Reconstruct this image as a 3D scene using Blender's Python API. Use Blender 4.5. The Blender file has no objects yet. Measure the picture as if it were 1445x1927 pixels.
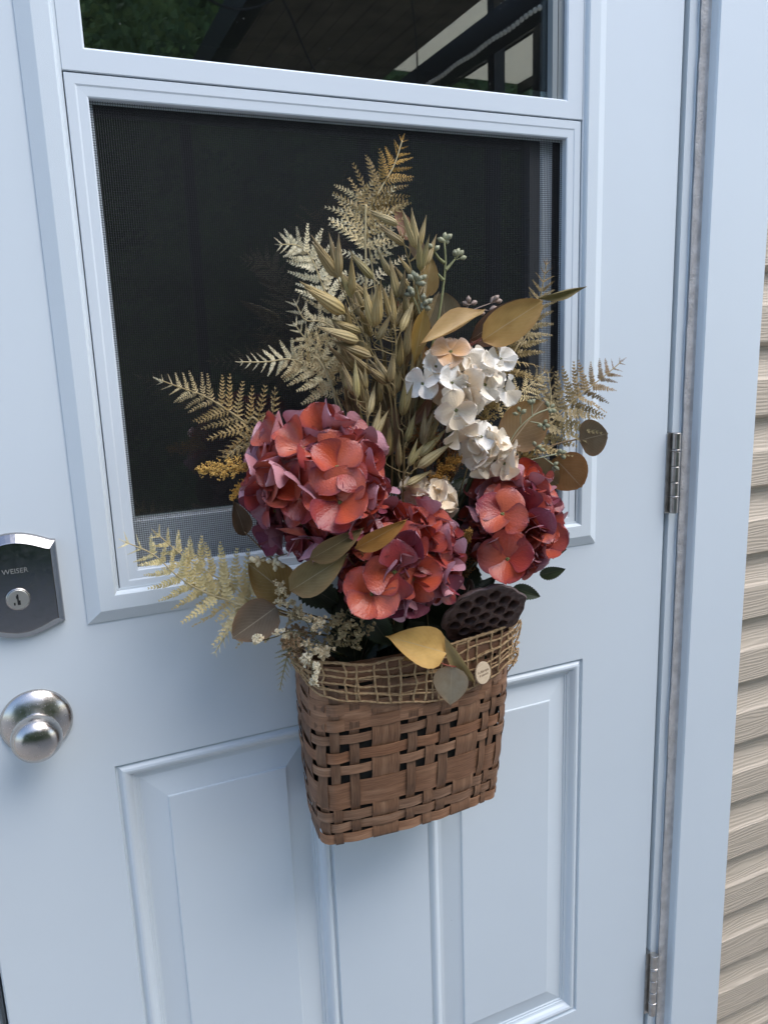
import bpy, math, random
from math import sin, cos, pi, sqrt, radians, exp
from mathutils import Vector, Matrix, noise

scene = bpy.context.scene
COL = scene.collection
R = random.Random(11)

# ------------------------------------------------------------------ camera
CAM = Vector((-0.8832, -0.9271, 1.3370))
CR = Vector((0.9142, -0.4038, -0.0351)).normalized()
CU = Vector((0.1158, 0.1773, 0.9773)).normalized()
CF = Vector((0.3884, 0.8975, -0.2088)).normalized()
FPX = 1468.4
cd = bpy.data.cameras.new("camera")
cd.sensor_fit = 'VERTICAL'; cd.sensor_height = 24.0; cd.lens = 24.0 * FPX / 1927.0
cd.clip_start = 0.02; cd.clip_end = 500.0
cam = bpy.data.objects.new("camera", cd); COL.objects.link(cam)
cam.matrix_world = Matrix(((CR.x, CU.x, -CF.x, CAM.x), (CR.y, CU.y, -CF.y, CAM.y),
                           (CR.z, CU.z, -CF.z, CAM.z), (0, 0, 0, 1)))
scene.camera = cam

# ------------------------------------------------------------------ daylight (overcast, from above right)
SUN_EL, SUN_AZ = radians(55), radians(42)      # azimuth measured from straight out of the door towards the right
world = bpy.data.worlds.new("World"); scene.world = world
world.use_nodes = True
wn = world.node_tree; wn.nodes.clear()
sky = wn.nodes.new('ShaderNodeTexSky'); sky.sky_type = 'NISHITA'; sky.sun_disc = False
sky.sun_elevation = SUN_EL; sky.sun_rotation = pi - SUN_AZ
sky.air_density = 1.0; sky.dust_density = 1.4; sky.ozone_density = 1.4
bg = wn.nodes.new('ShaderNodeBackground'); bg.inputs['Strength'].default_value = 0.15
wo = wn.nodes.new('ShaderNodeOutputWorld')
wn.links.new(sky.outputs[0], bg.inputs[0]); wn.links.new(bg.outputs[0], wo.inputs[0])
sd = bpy.data.lights.new("sun", 'SUN'); sd.energy = 1.0; sd.angle = radians(48); sd.color = (1.0, 0.98, 0.955)
sun = bpy.data.objects.new("sun", sd); COL.objects.link(sun)
sdir = Vector((sin(SUN_AZ) * cos(SUN_EL), -cos(SUN_AZ) * cos(SUN_EL), sin(SUN_EL)))   # towards the sun
sun.rotation_euler = (-sdir).to_track_quat('-Z', 'Y').to_euler()
scene.view_settings.view_transform = 'Standard'; scene.view_settings.look = 'None'
scene.view_settings.exposure = 1.26; scene.view_settings.gamma = 1.0
scene.view_settings.use_curve_mapping = False

# ------------------------------------------------------------------ helpers
WM = {}

def at(px, py, d):
    """point standing d metres out from the door face, seen at photograph pixel (px, py)"""
    v = CR * ((px - 722.5) / FPX) + CU * ((963.5 - py) / FPX) + CF
    return CAM + v * ((-d - CAM.y) / v.y)

def pix(p):
    v = Vector(p) - CAM
    k = v.dot(CF)
    return 722.5 + FPX * v.dot(CR) / k, 963.5 - FPX * v.dot(CU) / k

def mesh(name, V, F, mat=None, smooth=False, uv=None):
    me = bpy.data.meshes.new(name)
    me.from_pydata([tuple(v) for v in V], [], F)
    if mat: me.materials.append(mat)
    if smooth: me.polygons.foreach_set('use_smooth', [True] * len(me.polygons))
    if uv:
        l = me.uv_layers.new(name='UVMap')
        flat = []
        for lp in me.loops: flat += list(uv[lp.vertex_index])
        l.data.foreach_set('uv', flat)
    me.update()
    return me

def add(name, data, parent=None, M=None, color=None, **props):
    o = bpy.data.objects.new(name, data); COL.objects.link(o)
    M = M.copy() if M else Matrix.Identity(4)
    if parent is not None:
        o.parent = parent
        o.matrix_parent_inverse = WM[parent].inverted()
    o.matrix_basis = M; WM[o] = M
    if color is not None: o.color = (*color[:3], 1.0)
    for k, v in props.items(): o[k] = v
    return o

def thing(name, label, category, loc=(0, 0, 0), group=None):
    o = add(name, None, None, Matrix.Translation(Vector(loc)), label=label, category=category)
    o.empty_display_size = 0.02
    if group: o['group'] = group
    return o

def part(name, V, F, mat, parent, smooth=False, uv=None, color=None, **props):
    """one mesh built in world coordinates, origin moved to its centre"""
    c = Vector((0, 0, 0))
    for v in V: c += Vector(v)
    c /= max(1, len(V))
    return add(name, mesh(name, [Vector(v) - c for v in V], F, mat, smooth, uv), parent, Matrix.Translation(c), color, **props)

def merge(*ms):
    V, F = [], []
    for v, f in ms:
        n = len(V); V += list(v); F += [tuple(i + n for i in q) for q in f]
    return V, F

def box(x0, x1, y0, y1, z0, z1):
    V = [(x, y, z) for x in (x0, x1) for y in (y0, y1) for z in (z0, z1)]
    return V, [(0, 1, 3, 2), (4, 6, 7, 5), (0, 4, 5, 1), (2, 3, 7, 6), (0, 2, 6, 4), (1, 5, 7, 3)]

def frames(pts):
    n = len(pts); T = []
    for i in range(n):
        t = pts[min(i + 1, n - 1)] - pts[max(i - 1, 0)]
        T.append(t.normalized() if t.length > 1e-9 else Vector((0, 0, 1)))
    u = T[0].orthogonal().normalized(); out = []
    for i in range(n):
        u = u - T[i] * u.dot(T[i])
        u = u.normalized() if u.length > 1e-6 else T[i].orthogonal().normalized()
        out.append((T[i], u, T[i].cross(u)))
    return out

def tube(pts, r, k=5, cap=True):
    pts = [Vector(p) for p in pts]
    rs = r if isinstance(r, (list, tuple)) else [r] * len(pts)
    V, F = [], []
    for (t, u, w), p, q in zip(frames(pts), pts, rs):
        for j in range(k):
            a = 2 * pi * j / k
            V.append(p + u * (q * cos(a)) + w * (q * sin(a)))
    for i in range(len(pts) - 1):
        for j in range(k):
            a, b = i * k + j, i * k + (j + 1) % k
            F.append((a, b, b + k, a + k))
    if cap:
        F.append(tuple(range(k - 1, -1, -1))); F.append(tuple(range((len(pts) - 1) * k, len(pts) * k)))
    return V, F

def spline(cps, n):
    """Catmull-Rom through the control points"""
    c = [Vector(p) for p in cps]
    c = [c[0] * 2 - c[1]] + c + [c[-1] * 2 - c[-2]]
    out = []; segs = len(c) - 3
    for i in range(n + 1):
        u = i / n * segs; s = min(int(u), segs - 1); t = u - s
        a, b, d, e = c[s:s + 4]
        out.append(0.5 * ((2 * b) + (d - a) * t + (2 * a - 5 * b + 4 * d - e) * t * t + (3 * b - a - 3 * d + e) * t ** 3))
    return out

def lathe(prof, k=32):
    """profile (radius, height) turned about Z"""
    V, F = [], []
    for r, h in prof:
        for j in range(k):
            a = 2 * pi * j / k; V.append((r * cos(a), r * sin(a), h))
    for i in range(len(prof) - 1):
        for j in range(k):
            a, b = i * k + j, i * k + (j + 1) % k
            F.append((a, b, b + k, a + k))
    F.append(tuple(range(k - 1, -1, -1))); F.append(tuple(range((len(prof) - 1) * k, len(prof) * k)))
    return V, F

def rings(x0, x1, z0, z1, prof, cap=True, y=0.0):
    """mitred rectangular moulding; prof = (inset, how far it stands out)"""
    V, F = [], []
    for i, o in prof:
        V += [(x0 + i, y - o, z0 + i), (x1 - i, y - o, z0 + i), (x1 - i, y - o, z1 - i), (x0 + i, y - o, z1 - i)]
    for k in range(len(prof) - 1):
        for j in range(4):
            a, b = k * 4 + j, k * 4 + (j + 1) % 4
            F.append((a, b, b + 4, a + 4))
    if cap:
        n = (len(prof) - 1) * 4; F.append((n, n + 1, n + 2, n + 3))
    return V, F

def basis(o, x, z, sx=1, sy=1, sz=1):
    """matrix with X along x and Z as near z as it can be"""
    x = Vector(x).normalized(); z = Vector(z); z = (z - x * z.dot(x))
    z = z.normalized() if z.length > 1e-6 else x.orthogonal().normalized()
    y = z.cross(x)
    return Matrix(((x.x * sx, y.x * sy, z.x * sz, o[0]), (x.y * sx, y.y * sy, z.y * sz, o[1]),
                   (x.z * sx, y.z * sy, z.z * sz, o[2]), (0, 0, 0, 1)))

def rotz(v, axis, ang):
    return Matrix.Rotation(ang, 3, Vector(axis).normalized()) @ Vector(v)

def text_mesh(name, s, size, mat, depth=0.0002):
    cu = bpy.data.curves.new(name, 'FONT'); cu.body = s; cu.size = size; cu.extrude = depth
    cu.align_x = 'CENTER'; cu.align_y = 'CENTER'; cu.resolution_u = 3
    o = bpy.data.objects.new(name, cu); COL.objects.link(o)
    dg = bpy.context.evaluated_depsgraph_get()
    me = bpy.data.meshes.new_from_object(o.evaluated_get(dg))
    bpy.data.objects.remove(o); me.materials.clear(); me.materials.append(mat); me.name = name
    return me

# ------------------------------------------------------------------ materials
class N:
    def __init__(s, name, rough=0.5, **kw):
        s.m = bpy.data.materials.new(name); s.m.use_nodes = True
        s.t = s.m.node_tree; s.b = s.t.nodes['Principled BSDF']; s.out = s.t.nodes['Material Output']
        s.b.inputs['Roughness'].default_value = rough
        for k, v in kw.items(): s.b.inputs[k.replace('_', ' ')].default_value = v
    def n(s, typ, **kw):
        x = s.t.nodes.new('ShaderNode' + typ)
        for k, v in kw.items():
            if hasattr(x, k): setattr(x, k, v)
            else: x.inputs[k.replace('_', ' ')].default_value = v
        return x
    def l(s, a, b): s.t.links.new(a, b)
    def coord(s, kind='Object', scale=(1, 1, 1)):
        c = s.n('TexCoord'); mp = s.n('Mapping'); mp.inputs['Scale'].default_value = scale
        s.l(c.outputs[kind], mp.inputs[0]); return mp.outputs[0]
    def noise(s, co, scale, detail=3, rough=.5):
        x = s.n('TexNoise'); x.inputs['Scale'].default_value = scale; x.inputs['Detail'].default_value = detail
        x.inputs['Roughness'].default_value = rough
        s.l(co, x.inputs['Vector']); return x.outputs[0]
    def ramp(s, f, stops):
        x = s.n('ValToRGB'); e = x.color_ramp.elements
        while len(e) < len(stops): e.new(0.5)
        for i, (p, c) in enumerate(stops):
            e[i].position = p; e[i].color = (*c, 1) if hasattr(c, '__len__') else (c, c, c, 1)
        s.l(f, x.inputs[0]); return x.outputs[0]
    def mix(s, f, a, b, mode='MIX'):
        x = s.n('Mix', data_type='RGBA', blend_type=mode)
        for sock, v in ((x.inputs[0], f), (x.inputs[6], a), (x.inputs[7], b)):
            if hasattr(v, 'links'): s.l(v, sock)
            elif hasattr(v, '__len__'): sock.default_value = (*v, 1)
            else: sock.default_value = v
        return x.outputs[2]
    def math(s, op, a, b=None, c=None):
        x = s.n('Math', operation=op)
        for k, v in enumerate((a, b, c)):
            if v is None: continue
            if hasattr(v, 'links'): s.l(v, x.inputs[k])
            else: x.inputs[k].default_value = v
        return x.outputs[0]
    def base(s, c):
        if hasattr(c, 'links'): s.l(c, s.b.inputs['Base Color'])
        else: s.b.inputs['Base Color'].default_value = (*c, 1)
        return s
    def bump(s, h, strength=.3, dist=.001):
        x = s.n('Bump'); x.inputs['Strength'].default_value = strength; x.inputs['Distance'].default_value = dist
        s.l(h, x.inputs['Height']); s.l(x.outputs[0], s.b.inputs['Normal']); return s
    def translucent(s, col, w):
        tr = s.n('BsdfTranslucent'); mx = s.n('MixShader'); mx.inputs[0].default_value = w
        if hasattr(col, 'links'): s.l(col, tr.inputs[0])
        else: tr.inputs[0].default_value = (*col, 1)
        s.l(s.b.outputs[0], mx.inputs[1]); s.l(tr.outputs[0], mx.inputs[2]); s.l(mx.outputs[0], s.out.inputs[0])
        return s

def paint(name, col, rough, grain, strength, specks=True):
    a = N(name, rough)
    g = a.n('NewGeometry').outputs['Position']
    n1 = a.noise(g, 2.2, 4); n2 = a.noise(g, grain, 2)
    c = a.mix(n1, tuple(x * .92 for x in col), tuple(min(1, x * 1.03) for x in col))
    if specks:
        vo = a.n('TexVoronoi', feature='F1'); vo.inputs['Scale'].default_value = 16; a.l(g, vo.inputs['Vector'])
        sz = a.math('MULTIPLY', a.noise(g, 9, 0), .045)
        m = a.math('LESS_THAN', vo.outputs['Distance'], a.math('MULTIPLY', a.math('GREATER_THAN', a.n_col(vo), .62), sz))
        c = a.mix(a.math('MULTIPLY', m, .6), c, (.12, .11, .11))
    a.base(c).bump(n2, strength, .0006)
    return a.m

def _ncol(self, vo):
    x = self.n('SeparateColor'); self.l(vo.outputs['Color'], x.inputs[0]); return x.outputs[0]
N.n_col = _ncol

M_door = paint('white_door_paint', (.635, .70, .745), .42, 900, .10)
M_trim = paint('white_textured_plastic', (.63, .695, .735), .5, 1500, .35, False)
M_sash = paint('white_smooth_plastic', (.645, .705, .75), .35, 500, .06, False)
M_alu = paint('white_aluminium_cladding', (.635, .70, .745), .45, 300, .08)

a = N('grey_caulk', .8); g = a.n('NewGeometry').outputs['Position']
a.base(a.ramp(a.noise(g, 60, 5), [(.3, (.44, .41, .385)), (.7, (.64, .61, .58))])).bump(a.noise(g, 220, 4), .8, .002); M_caulk = a.m

a = N('satin_nickel', .24, Metallic=1.0); g = a.coord('Object', (1, 1, 14))
a.base((.52, .49, .46)); nz = a.noise(g, 300, 2); a.bump(nz, .02, .0002)
a.l(a.ramp(a.noise(a.n('NewGeometry').outputs['Position'], 300, 4), [(.35, .22), (.75, .29)]), a.b.inputs['Roughness']); M_nickel = a.m
a = N('polished_nickel', .13, Metallic=1.0); g = a.n('NewGeometry').outputs['Position']
a.base((.34, .33, .33)); a.l(a.ramp(a.noise(g, 180, 6, .7), [(.4, .10), (.8, .26)]), a.b.inputs['Roughness']); M_plate = a.m
a = N('brushed_key_face', .45, Metallic=1.0).base((.62, .60, .56)); M_key = a.m
M_black = N('black_slot', .7).base((.01, .01, .01)).m
a = N('hinge_steel', .3, Metallic=1.0); g = a.n('NewGeometry').outputs['Position']
a.base(a.ramp(a.noise(g, 80, 4), [(.3, (.40, .38, .36)), (.7, (.58, .56, .53))])); M_hinge = a.m
M_gasket = N('dark_rubber', .6).base((.05, .055, .06)).m
M_track = N('grey_plastic_track', .4).base((.20, .23, .24)).m

# window glass: a real reflecting, see-through pane
def glass(name, ior):
    a = N(name, .02); a.t.nodes.remove(a.b)
    gl = a.n('BsdfGlossy'); gl.inputs['Roughness'].default_value = .012; gl.inputs['Color'].default_value = (1, 1, 1, 1)
    tr = a.n('BsdfTransparent'); tr.inputs[0].default_value = (.86, .9, .88, 1)
    fr = a.n('Fresnel'); bf = a.n('NewGeometry').outputs['Backfacing']
    a.l(a.math('ADD', ior, a.math('MULTIPLY', bf, 1 / ior - ior)), fr.inputs['IOR'])   # same reflectance on both faces of the pane
    mx = a.n('MixShader'); a.l(fr.outputs[0], mx.inputs[0]); a.l(tr.outputs[0], mx.inputs[1]); a.l(gl.outputs[0], mx.inputs[2])
    # dust and dried drops
    g = a.n('NewGeometry').outputs['Position']
    vo = a.n('TexVoronoi', feature='F1'); vo.inputs['Scale'].default_value = 120; a.l(g, vo.inputs['Vector'])
    dm = a.math('LESS_THAN', vo.outputs['Distance'], a.math('MULTIPLY', a.math('GREATER_THAN', a.n_col(vo), .88), .11))
    df = a.n('BsdfDiffuse'); df.inputs[0].default_value = (.6, .6, .58, 1)
    m2 = a.n('MixShader'); a.l(a.math('ADD', a.math('MULTIPLY', dm, .12), .004), m2.inputs[0])
    a.l(mx.outputs[0], m2.inputs[1]); a.l(df.outputs[0], m2.inputs[2]); a.l(m2.outputs[0], a.out.inputs[0]); return a.m
M_glass = glass('window_glass', 2.2); M_glass_low = glass('lower_window_glass', 1.8)
M_screen = N('charcoal_fibreglass', .55).base((.034, .035, .038)).m
a = N('room_wall', .8); a.base((.05, .047, .045)); M_room = a.m
# ------------------------------------------------------------------ setting: ground, house wall, room behind the door
a = N('patio_stone', .85); g = a.n('NewGeometry').outputs['Position']
a.base(a.ramp(a.noise(g, 6, 6), [(.3, (.31, .295, .275)), (.7, (.45, .43, .40))])).bump(a.noise(g, 40, 5), .4, .004); M_stone = a.m
V, F = box(-60, 60, -60, 20, -.16, -.15)
part('ground', V, F, M_stone, None, kind='structure')

DX0, DX1, DZ1 = -1.004, 0.0, 2.03          # door leaf
V, F = merge(box(-1.9, .9, 2.4, 2.42, -.1, 2.5), box(-1.92, -1.9, .16, 2.42, -.1, 2.5), box(.9, .92, .16, 2.42, -.1, 2.5),
             box(-1.92, .92, .16, 2.42, -.12, -.1), box(-1.92, .92, .16, 2.42, 2.5, 2.52),
             box(-1.92, -1.05, .12, .16, -.1, 2.5), box(.055, .92, .12, .16, -.1, 2.5), box(-1.05, .055, .12, .16, 2.07, 2.5))
part('room', V, F, M_room, None, kind='structure')

# vinyl siding: each course is a plank of its own
a = N('tan_vinyl_siding', .55); co = a.coord('Object', (1, 1, 1))
sx = a.n('SeparateXYZ'); a.l(co, sx.inputs[0])
oi = a.n('ObjectInfo')
cb = a.n('CombineXYZ'); a.l(a.math('MULTIPLY', a.math('ADD', sx.outputs[0], a.math('MULTIPLY', oi.outputs['Random'], 9)), 7.0), cb.inputs[0])
a.l(a.math('MULTIPLY', sx.outputs[2], 60), cb.inputs[1]); a.l(a.math('MULTIPLY', oi.outputs['Random'], 20), cb.inputs[2])
nz = a.noise(cb.outputs[0], 1.0, 1.0)
rg = a.math('SINE', a.math('ADD', a.math('MULTIPLY', sx.outputs[2], 1150), a.math('MULTIPLY', nz, 26)))
rg2 = a.math('MULTIPLY', a.math('ADD', rg, 1), .5)
c = a.mix(a.math('MULTIPLY', a.math('POWER', rg2, 3), .55), (.56, .465, .355), (.25, .195, .14))
c = a.mix(a.noise(co, 9, 4), c, (.50, .43, .34)); a.base(c).bump(rg2, .4, .0012); M_siding = a.m
sw = thing('siding_wall', 'beige wood-grain vinyl siding wall beside the white door casing', 'wall', (.5, .03, -.1))
PZ = .118; Z0 = .0195
prof = [(.018, 0.0), (.0165, -.004), (.0, .004), (.001, .060), (.0055, .0655), (.0155, .092), (.0185, .118), (.019, .124)]
# (y further in, z above the lower edge): bottom lip, flat face, curved dutch-lap neck that tucks under the next course
def plank(x0, x1, zb):
    V, F = [], []
    for yy, zz in prof:
        V += [(x0, .004 + yy, zb + zz), (x1, .004 + yy, zb + zz)]
    for k in range(len(prof) - 1): F.append((2 * k, 2 * k + 1, 2 * k + 3, 2 * k + 2))
    return V, F
for k in range(-1, 19):
    V, F = plank(.172, 1.6, Z0 + PZ * k)
    part('siding_plank', V, F, M_siding, sw)
    V, F = plank(-2.8, -1.168, Z0 + PZ * k)
    part('siding_plank', V, F, M_siding, sw)
V, F = merge(box(.168, 1.6, .03, .10, -.15, 2.26), box(-2.8, -1.164, .03, .10, -.15, 2.26), box(-2.8, 1.6, .02, .10, 2.26, 2.7))
part('sheathing', V, F, M_room, sw)

# door frame: jambs, caulk bead, aluminium-clad casing
fr_ = thing('door_frame', 'white aluminium-clad door casing with grey caulk line and hinges at the jamb', 'door frame', (-.5, .05, 0))
def casing_profile(s, x):      # s = +1 right, -1 left; x = leaf edge
    p = [(.006, .030), (.0095, .030), (.0095, -.001), (.0105, .0015 - .004), (.0265, -.0025), (.0268, -.001), (.043, -.001), (.0435, .018), (.0455, .0205), (.1600, .0205), (.1625, .018), (.1625, -.02)]
    return [(x + s * px_, (-y if k > 1 else y)) for k, (px_, y) in enumerate(p)]
for s, x in ((1, DX1), (-1, DX0)):
    pr = casing_profile(s, x); V, F = [], []
    for px_, y in pr: V += [(px_, y, -.15), (px_, y, 2.2)]
    for k in range(len(pr) - 1): F.append((2 * k, 2 * k + 1, 2 * k + 3, 2 * k + 2))
    part('casing', V, F, M_alu, fr_)
    # irregular bead of caulk between jamb and casing
    V, F = [], []; n = 260
    for i in range(n + 1):
        z = -.1 + i / n * 2.25
        w = .0012 * noise.noise((z * 17, 3, s)) + .0012 * noise.noise((z * 60, 9, s))
        j = max(0, noise.noise((z * 5, 1.7, s)) - .25) * .010
        for q, (xx, yy) in enumerate(((.0268 - j + w, -.0026), (.0285 - j * .6 + w, -.0042), (.036, -.0046 + w * .5), (.0425, -.0034), (.0434, -.0060))):
            V.append((x + s * xx, yy, z))
    for i in range(n):
        for q in range(4):
            k = i * 5 + q; F.append((k, k + 1, k + 6, k + 5))
    part('caulk_bead', V, F, M_caulk, fr_, True)
V, F = merge(box(DX0 - .04, DX1 + .04, .028, .118, DZ1 + .006, DZ1 + .05), box(DX0 - .16, DX1 + .16, -.0205, .1, DZ1 + .051, DZ1 + .17))
part('head_casing', V, F, M_alu, fr_)
V, F = merge(box(DX1 + .0062, DX1 + .04, .030, .118, -.15, 2.07), box(DX0 - .04, DX0 - .0062, .030, .118, -.15, 2.07))
part('jamb', V, F, M_alu, fr_)
V, F = box(DX0 - .04, DX1 + .04, -.06, .12, -.15, -.02)
part('threshold', V, F, M_nickel, fr_)

# little wire ring hanging at the edge of the casing
rg_ = thing('wire_ring', 'tiny bright wire ring peeking out between casing and siding', 'ring', (.167, -.004, .18))
P = [(.1655 + .0045 * cos(t), -.004, .180 + .008 * sin(t)) for t in [2 * pi * i / 20 for i in range(21)]]
V, F = tube(P, .0009, 6); part('wire_loop', V, F, M_hinge, rg_, True)

# ------------------------------------------------------------------ the door
door = thing('door', 'white panelled exterior door with a screened window, lock and round knob', 'door', (-.5, .02, 0))
WX0, WX1, WZ0, WZ1 = -.8585, -.1380, 1.0350, 1.965      # window cut-out (trim covers its edge)
PL = (-.8497, -.5772, .1985, .8486); PR = (-.4303, -.1535, .1985, .8486)
def plane_with_holes(x0, x1, z0, z1, holes, y):
    xs = sorted({x0, x1, *[h[0] for h in holes], *[h[1] for h in holes]})
    zs = sorted({z0, z1, *[h[2] for h in holes], *[h[3] for h in holes]})
    V = [(x, y, z) for z in zs for x in xs]; F = []; nx = len(xs)
    for j in range(len(zs) - 1):
        for i in range(nx - 1):
            cx, cz = (xs[i] + xs[i + 1]) / 2, (zs[j] + zs[j + 1]) / 2
            if any(h[0] < cx < h[1] and h[2] < cz < h[3] for h in holes): continue
            k = j * nx + i; F.append((k, k + 1, k + nx + 1, k + nx))
    return V, F
V, F = plane_with_holes(DX0 + .002, DX1 - .002, .003, DZ1 - .002, [(WX0, WX1, WZ0, WZ1), PL, PR], 0.0)
e = rings(DX0, DX1, .001, DZ1, [(0, -.044), (0, -.002), (.002, 0.0)], False)
e2 = plane_with_holes(DX0, DX1, .001, DZ1, [(WX0, WX1, WZ0, WZ1)], .044)
e3 = rings(WX0, WX1, WZ0, WZ1, [(0, 0), (0, -.044)], False)
part('door_leaf', *merge((V, F), e, e2, e3), M_door, door)
pprof = [(0, 0), (.0012, -.0040), (.0030, -.0046), (.0048, -.0028), (.0075, -.0002), (.0105, .0006), (.0135, -.0004), (.0165, -.0032),
         (.0190, -.0068), (.0215, -.0082), (.0228, -.0082), (.0234, -.0102), (.0262, -.0104), (.0268, -.0118), (.0290, -.0118),
         (.0585, -.0052), (.0592, -.0034), (.0606, -.0030)]
for b in (PL, PR):
    part('raised_panel', *rings(*b, pprof), M_door, door)

# window set in the door
trim = part('window', *rings(-.8603, -.1362, 1.0332, 1.9668,
            [(0, -.0005), (0, .0016), (.0142, .0088), (.0152, .0092), (.0318, .0092), (.0336, .0078), (.0345, .0062), (.0352, .0036), (.0378, .0036), (.0378, -.012)], False), M_trim, door)
IX0, IX1 = -.8225, -.1740
# upper frame: rail between glass and screen sash, side and top strips
def slab(x0, x1, z0, z1, o, bev=.0012, back=.02):
    return rings(x0, x1, z0, z1, [(0, -back), (0, o - bev), (bev, o)], True)
GX0, GX1, GZ0, GZ1 = -.7998, -.1985, 1.6436, 1.925
V, F = rings(IX0 + .0002, IX1 - .0002, 1.6222, 1.93 + .0, [(0, -.012), (0, .0030), (.0008, .0038)], False)
fr_in = [(IX0 + .001, GX0, 1.623, 1.929), (GX1, IX1 - .001, 1.623, 1.929), (GX0, GX1, 1.623, GZ0), (GX0, GX1, GZ1, 1.929)]
mm = [(V, F)]
for q in fr_in:
    x0, x1, z0, z1 = q
    mm.append(([(x0, -.0038, z0), (x1, -.0038, z0), (x1, -.0038, z1), (x0, -.0038, z1)], [(0, 1, 2, 3)]))
mm.append(rings(GX0, GX1, GZ0, GZ1, [(0, .0038), (.0018, .0022), (.0022, -.010), (.0022, -.016)], False))
part('upper_frame', *merge(*mm), M_sash, trim)
part('window_glass', *box(GX0 + .0016, GX1 - .0016, .0105, .0125, GZ0 + .0016, GZ1 - .0016), M_glass, trim)
part('upper_track', *merge(box(-.2212, -.2135, -.001, .0102, GZ0 + .0024, GZ1 - .0024), box(-.2095, -.2012, .003, .0102, GZ0 + .0024, GZ1 - .0024)), M_track, trim)
part('upper_gasket', *box(-.2133, -.2097, .0045, .0102, GZ0 + .0026, GZ1 - .0026), M_gasket, trim)
# lower sliding sash that carries the insect screen
SX0, SX1, SZ0, SZ1 = -.8213, -.1756, 1.0680, 1.6208
OX0, OX1, OZ0, OZ1 = -.7990, -.1980, 1.0927, 1.6002
w = OX0 - SX0
part('screen_sash', *rings(SX0, SX1, SZ0, SZ1, [(0, -.012), (0, .0022), (.0008, .0030), (.010, .0030), (.0118, .0022), (.0208, .0020), (.0222, .0012), (.0224, -.0085), (.026, -.0085)], False), M_sash, trim)
part('sash_gap_backing', *rings(IX0 - .002, IX1 + .002, SZ0 - .003, 1.6224, [(0, -.010), (.006, -.0112)], False), M_black, trim)  # black ring added behind the sash gap so it reads as shade
# woven screen: every strand is real, far more than can be picked apart singly
mm = []; ps = .0025; ys = .0075; rs = .00030
n = int((OX1 - OX0 + .006) / ps)
def strand(a_, b_, r):
    a_, b_ = Vector(a_), Vector(b_); t = (b_ - a_).normalized(); u = Vector((0, 1, 0)); w_ = t.cross(u)
    V = []
    for p in (a_, b_):
        for k in range(3):
            an = 2 * pi * k / 3 + .5; V.append(p + u * (r * cos(an)) + w_ * (r * sin(an)))
    return V, [(0, 1, 4, 3), (1, 2, 5, 4), (2, 0, 3, 5)]
for i in range(n + 1):
    x = OX0 - .003 + i * ps; mm.append(strand((x, ys, OZ0 - .003), (x, ys, OZ1 + .003), rs))
n = int((OZ1 - OZ0 + .006) / ps)
for i in range(n + 1):
    z = OZ0 - .003 + i * ps; mm.append(strand((OX0 - .003, ys + .0003, z), (OX1 + .003, ys + .0003, z), rs))
part('insect_screen', *merge(*mm), M_screen, trim, kind='stuff')
part('lower_glass', *box(OX0 - .01, -.2185, .0300, .0330, 1.13, 1.64), M_glass_low, trim)
# inner sash seen through the mesh: bottom rail and side rail
mm = [rings(OX0 - .01, -.2035, 1.06, 1.146, [(0, -.04), (0, -.0180), (.003, -.015)], True),
      rings(-.2250, -.2050, 1.1462, 1.66, [(0, -.04), (0, -.020), (.002, -.018)], True)]
part('inner_sash', *merge(*mm), M_sash, trim)
part('inner_gasket', *box(-.2420, -.2252, .020, .040, 1.1464, 1.66), M_gasket, trim)

# deadbolt
def place(V, x, y, z):     # lathe axis -> out of the door
    return [(x + v[0], y - v[2], z + v[1]) for v in V]
DB = Vector((-.9280, 0, 1.0810))
def plate(sc, o):
    """outline of the lock plate: straight sides, bowed shouldered top and bottom"""
    w, h = .0445 * sc, .0475 * sc; P = []
    n = 16
    for i in range(n + 1):
        t = -1 + 2 * i / n; P.append((t * w, h + .0125 * sc * max(0, cos(t * pi / 2 * 1.08)) ** 1.0))
    for i in range(n + 1):
        t = 1 - 2 * i / n; P.append((t * w, -h - .0125 * sc * max(0, cos(t * pi / 2 * 1.08)) ** 1.0))
    return [(DB.x + x, -o, DB.z + .0100 + z) for x, z in P]
V, F = [], []
lv = [plate(1, 0), plate(1, .004), plate(.985, .006), plate(.86, .0135), plate(.845, .0140)]
for L in lv: V += L
m = len(lv[0])
for k in range(len(lv) - 1):
    for j in range(m):
        a_, b_ = k * m + j, k * m + (j + 1) % m; F.append((a_, b_, b_ + m, a_ + m))
F.append(tuple(range((len(lv) - 1) * m, len(lv) * m)))
db = part('deadbolt', V, F, M_plate, door)
V, F = lathe([(.0125, 0), (.0125, .0012), (.0116, .0018), (.0112, .0018)], 36)
part('cylinder_collar', place(V, DB.x, -.0142, DB.z - .002), F, M_nickel, db, True)
V, F = lathe([(.0108, 0), (.0108, .0019), (.0104, .0022), (.002, .0023)], 36)
part('key_cylinder', place(V, DB.x, -.0142, DB.z - .002), F, M_key, db)
kx, kz = DB.x, DB.z - .002
part('keyhole', *merge(box(kx - .0012, kx + .0006, -.0167, -.0160, kz - .006, kz + .006), box(kx - .0006, kx + .0020, -.01672, -.0160, kz - .0062, kz - .001),
     box(kx - .0020, kx - .0004, -.01674, -.0160, kz + .001, kz + .0045), box(kx - .0048, kx - .0032, -.01676, -.0160, kz - .006, kz - .003)), M_black, db)
tm = text_mesh('lettering', 'WEISER', .0078, M_key, .0002)
add('lettering', tm, db, Matrix.Translation((DB.x + .0005, -.0143, DB.z + .0295)) @ Matrix.Rotation(pi / 2, 4, 'X'))

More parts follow.
